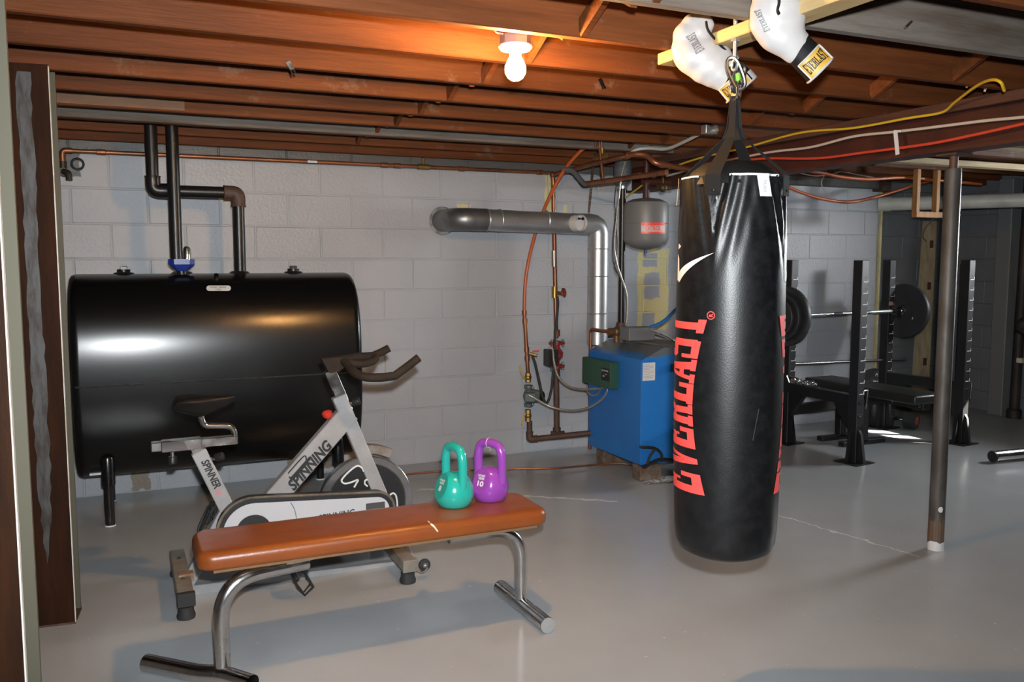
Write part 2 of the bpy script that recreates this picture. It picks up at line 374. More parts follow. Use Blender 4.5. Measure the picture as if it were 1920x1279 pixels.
g.box((XR+.105, (WY0+WY1)/2, WZ0/2), (.2, WY1-WY0, WZ0)); g.box((XR+.105, (WY0+WY1)/2, (WZ1+2.34)/2), (.2, WY1-WY0, 2.34-WZ1))
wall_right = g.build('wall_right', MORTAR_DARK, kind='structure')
G().box((XL-.1, 1.9, 1.17), (.2, 7.8, 2.34)).build('wall_left', PAINT_DARK, kind='structure')
G().box(((XL+XR)/2, -2.0, 1.17), (XR-XL, .2, 2.34)).build('wall_front', PAINT_DARK, kind='structure')

def block_mesh(name, m, L, H, dpt=.03, b=.0045):
    g = G(); hx, hz = L/2, H/2
    vs = [(-hx, dpt, -hz), (hx, dpt, -hz), (hx, dpt, hz), (-hx, dpt, hz), (-hx, b, -hz), (hx, b, -hz), (hx, b, hz), (-hx, b, hz),
          (-hx+b, 0, -hz+b), (hx-b, 0, -hz+b), (hx-b, 0, hz-b), (-hx+b, 0, hz-b)]
    fs = [(0, 1, 5, 4), (1, 2, 6, 5), (2, 3, 7, 6), (3, 0, 4, 7), (4, 5, 9, 8), (5, 6, 10, 9), (6, 7, 11, 10), (7, 4, 8, 11), (8, 9, 10, 11)]
    me = bpy.data.meshes.new(name); me.from_pydata(vs, [], fs); me.materials.append(m); return me
def lay_blocks(parent, m, org, xdir, x_lo, x_hi, zlo, zhi, phase, inward):
    """running-bond block courses on a wall; org + xdir*x is a point on the face, 'inward' turns the face to the room"""
    me = block_mesh('block', m, 2*U-.007, U-.007)
    rz = math.atan2(xdir.y, xdir.x)
    for r in range(-3, 11):                               # row r lies above the joint line z = 1.805 - .2032 r
        z = 1.805 - U*r + U/2
        z0, z1 = max(z-U/2, zlo), min(z+U/2, zhi)
        if z1-z0 < .03: continue
        k = -60 + (r % 2)
        while phase + k*U < x_hi:
            a, b = max(phase+k*U, x_lo), min(phase+(k+2)*U, x_hi); k += 2
            if b-a < .05: continue
            o = bpy.data.objects.new('block', me); COL.objects.link(o); o.parent = parent
            o.scale = ((b-a-.007)/(2*U-.007), 1, (z1-z0-.007)/(U-.007))
            p = org + xdir*((a+b)/2); o.location = (p.x, p.y, (z0+z1)/2)
            o.location += inward*random.uniform(-.0012, .0012)
            o.rotation_euler = (0, 0, rz)
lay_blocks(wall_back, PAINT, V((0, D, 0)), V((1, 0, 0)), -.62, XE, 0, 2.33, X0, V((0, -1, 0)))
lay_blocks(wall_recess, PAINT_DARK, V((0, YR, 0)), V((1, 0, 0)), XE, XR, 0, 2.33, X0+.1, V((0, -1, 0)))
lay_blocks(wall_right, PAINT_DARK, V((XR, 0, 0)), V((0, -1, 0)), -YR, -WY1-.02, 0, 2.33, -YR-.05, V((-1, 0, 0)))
G().box((XE-.01, (D+YR)/2-.005, 1.0), (.02, YR-D+.03, 2.0)).build('trim_1', mat('old_yellow_paint', YEL, .6, col2=(.40, .34, .18), ns=8), kind='structure')
G().box((XR-.06, 5.20, 1.05), (.12, .14, 2.1), b=.006).build('pilaster', mat('pilaster_paint', (.17, .175, .18), .5), wall_right)
GLASS = bpy.data.materials.new('window_glass'); GLASS.use_nodes = True
_n = GLASS.node_tree; _n.nodes.clear(); _o = _n.nodes.new('ShaderNodeOutputMaterial'); _m = _n.nodes.new('ShaderNodeMixShader'); _m.inputs[0].default_value = .08
_a = _n.nodes.new('ShaderNodeBsdfTransparent'); _b = _n.nodes.new('ShaderNodeBsdfGlossy'); _b.inputs['Roughness'].default_value = .05
_n.links.new(_a.outputs[0], _m.inputs[1]); _n.links.new(_b.outputs[0], _m.inputs[2]); _n.links.new(_m.outputs[0], _o.inputs[0])
# basement window (outside the frame, lights the right side of the room)
wf = G()
for z in (WZ0+.02, WZ1-.02): wf.box((XR+.08, (WY0+WY1)/2, z), (.06, WY1-WY0, .04))
for y in (WY0+.02, WY0+.245, WY1-.245, WY1-.02): wf.box((XR+.08, y, (WZ0+WZ1)/2), (.06, .035, WZ1-WZ0))
window_1 = wf.build('window_1', mat('window_frame_paint', (.6, .6, .58), .5), kind='structure')
for i in range(3):
    y = WY0+.13+i*.22
    G().box((XR+.08, y, (WZ0+WZ1)/2), (.004, .19, WZ1-WZ0-.08)).build('pane', GLASS, window_1)
# ceiling: subfloor, joists, rim board, cross braces
ceiling = G().box(((XL+XR)/2, 1.9, 2.36), (XR-XL+.2, 8.0, .05)).build('ceiling', WOOD_DARK, kind='structure')
JZ0, JZ1 = 2.10, 2.335
def joist(Y, m, x0=XL, x1=XR, z0=JZ0, t=.04, name='joist'):
    return G().box(((x0+x1)/2, Y+t/2, (z0+JZ1)/2), (x1-x0, t, JZ1-z0), b=.004).build(name, m, ceiling)
JY = {n: 2.89+.4064*(n-1) for n in range(-8, 8)}
for n, y in JY.items():
    joist(y, WOOD_GREY if n in (-1,) else WOOD)
    if n == 6: continue
joist(JY[6]-.042, WOOD_GREY, x0=-.6, x1=3.4)                     # weathered sister joist
joist(D-.10, WOOD, z0=2.065, name='rim_joist')
xsc = onY(345, 185, JY[5]).x
G().box((xsc-.45, JY[5]-.006, (JZ0+.006+JZ1)/2), (.9, .012, JZ1-JZ0-.006)).build('joist_scab', mat('scab_board', (.20, .10, .05), .7, col2=(.15, .07, .035), ns=4, stretch=(1, 8, 8)), ceiling)
for bx in (1.34, 3.02, 5.2):
    for n in range(-2, 7):
        y0, y1 = JY[n]+.04, JY[n+1]
        for s in (0, 1):
            if bx > 2 and s == 0 and n < 2: continue
            a, b = V((bx+.03*s, y0, JZ0+.025)), V((bx+.03*s, y1, JZ1-.02))
            if s: a.z, b.z = b.z, a.z
            G().bar(a, b, .022, .06).build('cross_brace', WOOD, ceiling)
# duct-like grey sheet between the last joists
G().box((1.35, (JY[6]+JY[7])/2+.02, 2.22), (2.2, .34, .02)).build('duct_panel', mat('dusty_sheet_metal', (.045, .04, .038), .6, .3), ceiling)
# steel clips hanging from the joists
for px, py, n in ((545, 124, 2), (1128, 155, 2)):
    p = onY(px, py, JY[n]-.004); g = G()
    g.bar(p+V((-.010, 0, .016)), p+V((.006, 0, -.012)), .017, .003, up=V((0, 1, 0))); g.bar(p+V((.010, 0, -.010)), p+V((.016, -.004, -.024)), .006, .003, up=V((0, 1, 0)))
    g.bar(p+V((.0, 0, -.012)), p+V((.004, -.004, -.028)), .006, .003, up=V((0, 1, 0)))
    g.build('pipe_clip', CHROME, ceiling)
p = onY(1715, 42, JY[-1]-.03); G().tube([p+V((-.04, .0, -.02)), p+V((.02, .03, .012))], .004, 8).build('nail', RUSTY_IRON, ceiling)

# ------------------------------------------------------------------ steel columns, beam, post
def h_column(label, cx, cy, yaw, z1, wd=.150, dp=.15):
    R = Matrix.Rotation(yaw, 3, 'Z'); c = V((cx, cy, 0)); t = thing('steel_column', label, 'column', (cx, cy, 0), 'rusty steel columns')
    gF = mat('column_face_rust', (.036, .0135, .006), .6, col2=(.018, .0085, .005), ns=3.5, nd=9, lo=.35, hi=.65, stretch=(6, 6, .7), bump=.15, spec=.06)
    f = G().box(c+R@V((0, -dp/2+.005, z1/2)), (wd, .010, z1), R).build('flange', gF, t)
    G().box(c+R@V((0, dp/2-.005, z1/2)), (wd, .010, z1), R).build('flange', mat('olive_flange', (.085, .078, .055), .6, spec=.2), t)
    G().box(c+R@V((0, 0, z1/2)), (.009, dp-.02, z1), R).build('web', RUST, t)
    G().box(c+R@V((wd/2+.0012, -dp/2+.006, z1/2)), (.003, .0125, z1-.01), R).build('painted_edge', mat('edge_paint', (.62, .62, .60), .45, col2=(.34, .32, .27), ns=14, nd=5, stretch=(1, 1, .3)), f)
    # bare grey strip worn down the face
    n = 44; L, Rr = [], []
    for i in range(n+1):
        z = .25+(z1-.28)*i/n; wb = .028*(1 if i > 8 else i/8)
        L.append(c+R@V((-.012-wb*.6+random.uniform(-.005, .005), -dp/2-.0006, z))); Rr.append(c+R@V((-.004+wb*.75+random.uniform(-.005, .005), -dp/2-.0006, z)))
    g = G(); g.add(L+Rr, [(i, i+1, n+2+i, n+1+i) for i in range(n)])
    g.build('bare_metal_strip', mat('mill_scale_grey', (.075, .075, .076), .5, .2, col2=(.032, .022, .017), ns=16, nd=8, lo=.42, hi=.62, stretch=(2, 2, .5)), f)
    G().box(c+V((0, 0, .004)), (wd+.004, dp+.004, .008), R).build('base_plate', RUSTY_IRON, t)
    return t
h_column('rusty brown steel column with a bare grey stripe standing beside the black oil tank', -.272, 3.70, math.radians(-6), 2.10)
h_column('rusty steel column standing in front of the one beside the tank, pale painted edge', -.268, 1.98, math.radians(-6), 2.10)

BX = 3.505
t = thing('steel_beam', 'dark red steel I-beam carrying the joists above the round post', 'beam', (BX, 2.0, 1.885))
yb0, yb1 = -1.88, 5.56
G().box((BX, (yb0+yb1)/2, 1.892), (.13, yb1-yb0, .014)).build('bottom_flange', STEEL_RED, t)
G().box((BX, (yb0+yb1)/2, 2.092), (.13, yb1-yb0, .014)).build('top_flange', STEEL_RED, t)
G().box((BX, (yb0+yb1)/2, 1.992), (.009, yb1-yb0, .188)).build('web', STEEL_RED, t)
G().box((BX-.085, (yb0+yb1)/2+.3, 2.075), (.04, yb1-yb0-.8, .045), b=.003).build('nailer_board', mat('nailer_wood', (.085, .030, .016), .7, col2=(.05, .02, .011), ns=4, stretch=(8, .8, 8)), t)

post_mat = mat('grey_post_steel', (.085, .083, .08), .5, .25, col2=(.055, .046, .038), ns=7, nd=8, stretch=(2, 2, .8), rough2=.55)
t = thing('support_post', 'round grey steel post holding up the red beam', 'post', (3.549, 2.86, 0))
PX, PY = 3.549, 2.86
G().lathe([(0, 0), (.0365, 0), (.0365, 1.80), (.034, 1.815), (0, 1.815)], (PX, PY, 0), n=28).build('pipe', post_mat, t)
G().cyl((PX, PY, 1.81), (PX, PY, 1.875), .019, 16).build('screw', RUSTY_IRON, t)
G().box((PX, PY, 1.879), (.11, .11, .010)).build('cap_plate', RUSTY_IRON, t)
def ring_patch(name, m, z0, z1, a0, a1, r, wob=.006):
    n = 16; vs = []
    for i in range(n+1):
        a = a0+(a1-a0)*i/n; d = V((math.cos(a), math.sin(a), 0))*r
        vs += [V((PX, PY, z0))+d, V((PX, PY, z1+random.uniform(-wob, wob)))+d]
    return G().add(vs, [(2*i, 2*i+2, 2*i+3, 2*i+1) for i in range(n)]).build(name, m, t)
ring_patch('white_paint', mat('white_paint_blotch', (.62, .62, .62), .5), 0, .042, 0, 2*math.pi, .0372, .012)
ring_patch('rust_band', mat('rust_band', (.15, .075, .04), .7, col2=(.11, .09, .075), ns=20), .035, .16, 0, 2*math.pi, .0370, .03)
cdir = V((-PX, -PY, 0)).normalized(); g = G()
g.lathe([(0, 0), (.014, 0)], (PX, PY, .205), cdir, 20); 
g.v = [V((PX, PY, p.z))+ (V((p.x-PX, p.y-PY, 0)) + (cdir.cross(UP))*(-.018) + cdir*.0372).normalized()*.0376 for p in g.v]
g.build('round_sticker', WHITE, t)

# cables stapled along the beam
def cable(name, label, pts, r, m, n=8, cat='cable', dense=6):
    grp = {'flex_conduit': 'armoured conduits around the boiler', 'bell_wire': 'thin black wires', 'thin_cable': 'thin pale cables', 'pex_loop': 'orange hoses right of the bag'}.get(name)
    return G().tube(smooth_path(pts, dense), r, n).build(name, m, label=label, cat=cat, group=grp)
CX = BX-.112
Yl = mat('yellow_cable', (.62, .40, .02), .45); Wh = mat('white_cable', (.52, .45, .38), .5); Rd = mat('red_cable', (.55, .06, .03), .45)
cable('yellow_cable', 'yellow electrical cable stapled along the red beam', [onX(x, y, CX) for x, y in ((1150, 388), (1230, 330), (1300, 300), (1400, 276), (1500, 249), (1600, 240), (1700, 222), (1765, 211))]+[onX(1790, 192, CX-.06), onX(1830, 162, CX-.22), onX(1858, 150, CX-.32), onX(1876, 154, CX-.34), onX(1883, 170, CX-.30)], .006, Yl)
cable('white_cable', 'white electrical cable running along the middle of the red beam', [onX(x, y, CX+.04) for x, y in ((1250, 330), (1340, 306), (1440, 286), (1520, 276), (1600, 256), (1680, 247), (1770, 236), (1850, 226), (1925, 219), (2000, 208))], .007, Wh)
cable('red_cable', 'red tube running along the lower edge of the beam', [onX(x, y, CX+.035) for x, y in ((1330, 312), (1420, 298), (1530, 297), (1620, 286), (1740, 270), (1830, 252), (1925, 231), (2000, 218))], .007, Rd)
g = G(); a = onX(1679, 247, CX+.028); b = onX(1683, 290, CX+.028); g.bar(a, b, .003, .022, up=V((0, 1, 0))); g.bar(onX(1676, 246, CX+.026), onX(1690, 246, CX+.026), .003, .01, up=UP)
g.build('pipe_strap', WHITE, label='white punched strap fixed on the side of the red beam', cat='strap')
for i, (pts, lab) in enumerate((([(1775, 196), (1800, 193), (1840, 190), (1930, 182)], 'pale cable lying on the beam below the yellow loop'), ([(1812, 165), (1818, 150), (1836, 142), (1850, 152), (1846, 172)], 'thin grey wire loop beside the yellow cable loop'))):
    cable('thin_cable', lab, [onX(x, y, CX+.02) for x, y in pts], .0045, Wh)

# ------------------------------------------------------------------ oil tank with its pipes
TX0, TX1, TYc, TZ0, TZ1, TR = -.245, 1.262, 5.175, .228, 1.318, .335
t = thing('oil_tank', 'large black steel heating oil tank standing against the block wall', 'tank', (.5, TYc, 0))
TZC, THZ, TPW = (TZ0+TZ1)/2, (TZ1-TZ0)/2, 2.7
def obround(k, n=96):
    """tank section (flattened oval with bulging sides), scaled in by k at its edge"""
    out = []
    for i in range(n):
        a = 2*math.pi*i/n; c_, s_ = math.cos(a), math.sin(a)
        out.append((TYc+(TR-k)*math.copysign(abs(c_)**(2/TPW), c_), TZC+(THZ-k)*math.copysign(abs(s_)**(2/TPW), s_)))
    return out
secs = []
for k, x in ((.30, TX0), (.05, TX0), (.025, TX0+.004), (.008, TX0+.014), (0, TX0+.032), (0, TX0+.045), (0, TX0+.06), (0, .5), (0, TX1-.06), (0, TX1-.045), (0, TX1-.032), (.008, TX1-.014), (.025, TX1-.004), (.05, TX1), (.30, TX1)): secs.append([V((x, y, z)) for y, z in obround(k)])
n = len(secs[0]); g = G(); fs = []
for i in range(len(secs)-1):
    for j in range(n): fs.append((i*n+j, i*n+(j+1) % n, (i+1)*n+(j+1) % n, (i+1)*n+j))
fs += [tuple(range(n)), tuple((len(secs)-1)*n+j for j in range(n))]
body = g.add([p for s_ in secs for p in s_], fs).build('tank_body', BLACK_ENAMEL, t, smooth=50)
G().tube([(TX0+.02, TYc-TR-.001, .752), (TX1-.02, TYc-TR-.001, .752)], .004, 6).build('weld_seam', mat('weld_bead', (.02, .02, .02), .35, col2=(.05, .05, .05), ns=40, stretch=(1, .2, .2), bump=.8, bs=60), body)
for lx, ly in ((-.092, 4.915), (1.12, 4.915), (-.092, 5.43), (1.12, 5.43)):
    lg = G().cyl((lx, ly, .0), (lx, ly, .27), .024, 18).build('leg', BLACK_IRON, t)
    G().lathe([(.034, .22), (.034, .36), (.030, .37), (0, .37)], (lx, ly, 0), n=18).build('leg_socket', BLACK_ENAMEL, lg)
    G().lathe([(0, 0), (.028, 0), (.026, .006), (0, .006)], (lx, ly, 0), n=16).build('foot_paint', WHITE, lg)
def bung(px, py):
    p = onY(px, py, TYc); p = V((p.x, TYc, TZ1-.006)); g = G()
    g.lathe([(0, 0), (.058, 0), (.050, .012), (.034, .016), (.034, .030), (0, .030)], p, n=20); g.box(p+V((0, 0, .036)), (.036, .036, .022), b=.002)
    g.build('bung_plug', BLACK_IRON, t)
bung(232, 510); bung(550, 505)
def flange_at(px):
    p = onY(px, 508, TYc); G().lathe([(0, 0), (.062, 0), (.050, .012), (.040, .016), (0, .016)], (p.x, TYc, TZ1-.004), n=20).build('pipe_flange', BLACK_IRON, t)
flange_at(341); flange_at(449)
# maker's plate, pressed to the curved shell
def shell_pt(px, py, lift=.002):
    r = ray(px, py); f_ = lambda t_: abs((r.y*t_-TYc)/(TR+lift))**TPW+abs((CAM_H+r.z*t_-TZC)/(THZ+lift))**TPW-1
    t0 = (TYc-TR-.05)/r.y; t1 = t0
    while f_(t1) > 0 and t1*r.y < TYc+.1: t0 = t1; t1 += .01
    for _ in range(20):
        tm = (t0+t1)/2
        if f_(tm) > 0: t0 = tm
        else: t1 = tm
    return C0+r*t1
g = G(); pts = []
for i in range(17):
    a = math.pi*.5+math.pi*i/16; pts.append((392+5*math.cos(a)*1.0, 540.5+5*math.sin(a)))
for i in range(17):
    a = -math.pi*.5+math.pi*i/16; pts.append((428+5*math.cos(a), 540.5+5*math.sin(a)))
lab = g.add([shell_pt(*q) for q in pts], [tuple(range(len(pts)))]).build('maker_plate', WHITE, body, smooth=0)
vs, fs_ = text2d('MODEL  0000000'); vs2, fs2 = text2d('STEEL')
G().add([shell_pt(394+(p[0])*2.9, 540-p[1]*3.0, .0032) for p in vs], fs_).add([shell_pt(404+(p[0])*3.2, 544.5-p[1]*3.0, .0032) for p in vs2], fs2).build('plate_print', INK, lab, smooth=0)
p = shell_pt(405, 519); G().cyl(p-V((0, .0, .01)), p+V((0, -.02, .012)), .012, 12).build('gauge_stub', CHROME, t)
G().box(onY(405, 512, TYc-.02)-V((0, 0, .012)), (.13, .03, .006)).build('tape_strip', mat('ochre_tape', (.16, .11, .03), .6), t)
p = onY(180, 888, 4.93); G().bar(p-V((.03, 0, 0)), p+V((.03, 0, 0)), .03, .012).build('leg_bracket', GALV, t)

# black iron vent pipe with two elbows
def elbow(g, a, b, c, r, n=14):
    """bulged pipe elbow at corner b between directions to a and c"""
    a, b, c = V(a), V(b), V(c); u = (a-b).normalized(); v = (c-b).normalized(); k = r*2.0
    pts = [b+u*(k+.012)]+fillet([b+u*k, b, b+v*k], k, 7)+[b+v*(k+.012)]
    g.tube(pts, [r*1.32]+[r*1.22]*(len(pts)-2)+[r*1.32], n)
PR = .033
VY = 5.175
v0, v1, v2, v3 = onY(285, 180, VY), onY(287, 360, VY), onY(446, 362, VY), onY(449, 506, VY)
v0.x = v1.x; v1.z = v2.z; v3.x = v2.x; v3.z = TZ1+.002
t = thing('vent_pipe', 'black iron vent pipe with two elbows rising from the oil tank', 'pipe', (v3.x, VY, v3.z))
G().tube([v0, v1], PR, 18).tube([v1, v2], PR, 18).tube([v2, v3], PR, 18).build('pipe', BLACK_IRON, t)
g = G(); elbow(g, v0, v1, v2, PR); g.build('elbow', BLACK_IRON, t)
g = G(); elbow(g, v1, v2, v3, PR); g.build('elbow', RUSTY_IRON, t, label='rust brown pipe elbow')
FY = VY-.085
f0 = onY(322, 180, FY); f1 = onY(329, 488, FY); f0.x = f1.x = onY(326, 350, FY).x
t = thing('fill_pipe', 'straight black iron fill pipe rising from the blue fitting on the tank', 'pipe', f1)
G().tube([f0, f1], PR, 18).build('pipe', BLACK_IRON, t)
# blue fitting under the fill pipe
p = onY(340, 486, FY); q = onY(340, 508, FY); hw = .067
t = thing('tank_fitting', 'faceted blue cast fitting with a clear vial on top of the tank', 'fitting', (p.x, FY+.02, q.z))
h_ = p.z-q.z; c = V((p.x, FY+.015, q.z))
g = G(); oc = [(-hw, -.028), (-hw*.6, -.055), (hw*.6, -.055), (hw, -.028), (hw, .04), (-hw, .04)]
L0 = [c+V((x*.45, y*.6, 0)) for x, y in oc]; L1 = [c+V((x, y, h_*.55)) for x, y in oc]; L2 = [c+V((x, y, h_)) for x, y in oc]
fs = [tuple(range(6))]+[(i, (i+1) % 6, 6+(i+1) % 6, 6+i) for i in range(6)]+[(6+i, 6+(i+1) % 6, 12+(i+1) % 6, 12+i) for i in range(6)]+[tuple(range(12, 18))]
g.add(L0+L1+L2, fs).build('blue_body', mat('blue_cast_paint', (.012, .035, .24), .35), t, smooth=0)
G().lathe([(.03, -.02), (.03, 0), (.045, 0)], c, n=16).build('neck', BLACK_IRON, t)
v = onY(351, 486, FY); G().lathe([(0, 0), (.019, 0), (.019, .058), (.012, .070), (0, .072)], (v.x, FY-.0, p.z-.001), n=16).build('vial', CHROME, t)

# ------------------------------------------------------------------ copper line along the top of the wall, spigot
WYp = D-.075
t = thing('copper_wall_pipe', 'long copper pipe running along the top of the block wall', 'pipe', onY(600, 304, WYp))
cp = [onY(x, y, WYp) for x, y in ((128, 283), (1038, 324))]; zc = (cp[0].z+cp[1].z)/2
G().tube([V((cp[0].x, WYp, zc)), V((cp[1].x, WYp, zc))], .0125, 12).build('pipe', COPPER, t)
def coupling(px, ln=.05, r=.017, m=COPPER):
    x = onY(px, 300, WYp).x; G().cyl((x-ln/2, WYp, zc), (x+ln/2, WYp, zc), r, 14, b=.003).build('coupling', m, t)
for q in (190, 720, 745, 865, 1012): coupling(q)
x = onY(794, 303, WYp).x; g = G(); g.cyl((x-.04, WYp, zc), (x+.04, WYp, zc), .018, 12); g.cyl((x, WYp, zc), (x, WYp, zc+.055), .009, 10); g.build('valve_body', BRASS, t)
g = G(); g.tube(fillet([(x, WYp, zc+.045), (x+.01, WYp, zc+.062), (x+.09, WYp, zc+.06)], .01), .004, 8); g.build('valve_lever', COPPER, t)
x = onY(585, 298, WYp).x; G().box((x, WYp-.012, zc), (.06, .006, .016), b=.002).build('white_tag', WHITE, t)
x = cp[0].x; g = G(); g.tube(fillet([(x+.02, WYp, zc), (x-.03, WYp, zc), (x-.03, WYp-.0, zc-.06)], .02), .017, 12); g.build('elbow', COPPER, t)
t = thing('wall_spigot', 'dark brass garden spigot poking from the unpainted wall patch', 'spigot', (x-.03, WYp, zc-.17))
g = G(); g.cyl((x-.03, WYp, zc-.06), (x-.03, WYp, zc-.10), .02, 12); g.cyl((x-.03, D, zc-.12), (x-.03, WYp-.05, zc-.12), .022, 12); g.tube(fillet([(x-.03, WYp-.04, zc-.12), (x+.0, WYp-.06, zc-.13), (x+.0, WYp-.06, zc-.17)], .02), .018, 10)
g.build('body', mat('dark_brass', (.05, .045, .035), .5, .6), t)
G().torus((x+.045, WYp-.04, zc-.075), (0, 1, .3), .03, .006, 16, 6).build('handle', BLACK_IRON, t)

# ------------------------------------------------------------------ ceiling lamp
LX, LY = 1.201, 2.62
zt = onY(967, 62, LY).z; zd = onY(967, 88, LY).z; zb = onY(967, 131, LY).z
t = thing('ceiling_lamp', 'bare glowing light bulb in a porcelain holder under the joists', 'lamp', (LX, LY, zb-.04))
oc = [V((LX, LY, zd+.006))+V((.050*math.cos(math.pi/8+i*math.pi/4), .050*math.sin(math.pi/8+i*math.pi/4), 0)) for i in range(8)]
G().prism(oc, (0, 0, zt-zd-.0)).build('junction_box', GALV, t, smooth=0)
G().box((LX, LY, (zt+.012+JZ0)/2+.01), (.07, .10, max(.02, JZ0-zt)), b=.002).build('mount_bracket', GALV, t)
G().lathe([(0, .012), (.030, .012), (.054, .004), (.055, -.002), (.048, -.010), (.026, -.014), (.020, -.020), (.0185, -.042), (.0165, -.046), (0, -.046)], (LX, LY, zd), n=32).build('porcelain_base', mat('porcelain', (.80, .78, .74), .3), t)
bp = [(0, -.036), (.012, -.034), (.024, -.026), (.0325, -.012), (.0345, .0), (.0330, .012), (.026, .027), (.0205, .038), (.018, .048), (.0165, zd-.048-zb)]
G().lathe(bp, (LX, LY, zb), n=32).build('bulb', mat('glowing_bulb', (1, .9, .75), .4, emit=(1.0, .53, .17), estr=1300.0), t)
G().tube(fillet([(LX-.048, LY-.01, zd+.035), (LX-.075, LY-.01, zd+.035), (LX-.085, LY, zd+.10)], .03), .004, 8).build('supply_cable', mat('beige_cable', (.5, .42, .32), .6), t)

# ------------------------------------------------------------------ boiler
BX0, BX1, BY0, BY1 = 2.925, 3.50, 4.50, 5.16
t = thing('boiler', 'blue sheet metal boiler with a sloped top edge on a rusty base', 'boiler', (3.2, 4.83, 0))
zb0, zs, zt_ = .115, .775, .845
poly = [(BX0, zb0), (BX1, zb0), (BX1, zs), (BX1-.15, zt_), (BX0+.155, zt_), (BX0, zs)]
body = G().prism([V((x, BY0, z)) for x, z in poly], (0, BY1-BY0, 0)).build('jacket', BLUE, t, smooth=0)
G().box((BX0-.002, BY0+.002, (zb0+zs)/2), (.012, .012, zs-zb0-.01), b=.002).build('corner_trim', BLUE, body)
G().box(((BX0+BX1)/2+.02, (BY0+BY1)/2+.02, zb0-.012), (BX1-BX0-.07, BY1-BY0-.07, .035)).build('base_frame', mat('base_blue_rust', (.03, .06, .14), .6, col2=(.10, .06, .04), ns=12), t)
for x in (BX0+.10, BX1-.10):
    for y in (BY0+.08, BY1-.12): G().box((x, y, .05), (.16, .10, .10), b=.006).build('base_pier', mat('rusty_pier', (.09, .05, .03), .85, col2=(.16, .12, .09), ns=18, nd=6, bump=.4, bs=40), t)
G().add([V((BX0+.02, BY0-.05, .003)), V((BX1+.1, BY0-.09, .003)), V((BX1+.1, BY0+.1, .003)), V((BX0+.05, BY0+.06, .003))], [(0, 1, 2, 3)]).build('paint_splash', mat('splash_white', (.55, .55, .55), .7, col2=(.16, .15, .14), ns=35, lo=.45, hi=.55), t)
G().box(((BX0+BX1)/2+.03, (BY0+BY1)/2, zt_+.004), (BX1-BX0-.36, BY1-BY0-.03, .010)).build('top_panel', mat('dusty_top', (.16, .145, .12), .8, col2=(.10, .09, .08), ns=10), t)
# label on the front, door, latch
pa, pb = onY(1204, 681, BY0-.002), onY(1228, 713, BY0-.002)
lab = G().box(((pa.x+pb.x)/2, BY0-.0015, (pa.z+pb.z)/2), (pb.x-pa.x, .002, pa.z-pb.z)).build('instruction_sheet', PAPER, t)
g = G()
for i in range(9):
    z = pa.z-.012-i*(pa.z-pb.z-.02)/9; wln = (pb.x-pa.x)*(.8 if i % 3 else .5)
    g.box((pa.x+.006+wln/2, BY0-.003, z), (wln, .0005, .0022))
g.build('printed_lines', mat('grey_ink', (.25, .25, .26), .6), lab)
x = onY(1262, 690, BY0-.01); G().box(x, (.02, .02, .05), b=.003).build('latch', BLACK_PLASTIC, t)
# green control box on the left side
def on_left(px, py): return onX(px, py, BX0-.03)
c0, c1 = on_left(1100, 673), on_left(1153, 727)
cy0, cy1 = min(c0.y, c1.y), max(c0.y, c1.y); cz1 = onX(1126, 675, BX0-.045).z; cz0 = onX(1126, 724, BX0-.045).z
tb = thing('control_box', 'green metal relay control box mounted on the side of the blue boiler', 'control box', (BX0-.03, (cy0+cy1)/2, cz0))
G().box((BX0-.032, (cy0+cy1)/2, (cz0+cz1)/2), (.062, cy1-cy0, cz1-cz0), b=.003).build('case', mat('green_enamel', (.022, .075, .045), .42), tb)
q0, q1 = onX(1128, 689, BX0-.064), onX(1142, 716, BX0-.064)
lb = G().box((BX0-.0640, (q0.y+q1.y)/2, (q0.z+q1.z)/2), (.002, abs(q1.y-q0.y), abs(q1.z-q0.z))).build('black_faceplate', INK, tb)
g = G(); text_on(g, 'BURNER', V((BX0-.0655, max(q0.y, q1.y)-.006, max(q0.z, q1.z)-.022)), (0, -1, 0), UP, .011, abs(q1.y-q0.y)-.014, bold=.02)
g.box((BX0-.0655, (q0.y+q1.y)/2-.01, (q0.z+q1.z)/2+.002), (.0004, .03, .003)); g.box((BX0-.0655, (q0.y+q1.y)/2+.02, (q0.z+q1.z)/2-.012), (.0004, .02, .008))
g.build('faceplate_print', WHITE, lb)
# grey relay box, fittings on the boiler top
ra, rb = onY(1171, 608, 4.83), onY(1219, 632, 4.83)
G().box(((ra.x+rb.x)/2, 4.83, zt_+.065), (rb.x-ra.x, .12, .085), b=.004).build('aquastat_box', mat('grey_box_paint', (.13, .135, .14), .5), t)
g = G(); p0 = onY(1156, 622, 4.95); g.cyl(p0+V((-.06, 0, 0)), p0+V((.07, 0, 0)), .026, 12); g.cyl(p0, V((p0.x, p0.y, zt_)), .02, 12); g.sphere(p0, .034, 12)
g.build('relief_valve', mat('old_brass', (.16, .09, .04), .5, .6), t)
g = G(); q = [onY(1140, 627, 4.95), onY(1107, 628, 4.98), onY(1105, 760, 5.1)]; q[0].z = q[1].z
xd = onY(1107, 700, 5.20).x; qz = onY(1107, 628, 5.20).z
g.tube(fillet([V((p0.x-.05, p0.y, p0.z)), V((xd, p0.y+.02, p0.z)), V((xd, 5.20, p0.z)), V((xd, 5.20, .07))], .03), .0125, 12)
g.build('discharge_pipe', COPPER, t, label='copper discharge pipe down the side')
cable('blue_hose', 'blue hose arching from the grey box on the boiler top', [onY(x, y, 4.8) for x, y in ((1219, 614), (1235, 608), (1250, 598), (1268, 580), (1290, 560))], .012, mat('blue_hose', (.02, .14, .42), .45), 10, 'hose')
ARM = mat('armoured_conduit', (.40, .38, .33), .4, .6, col2=(.22, .21, .19), ns=220, nd=1, lo=.45, hi=.55)
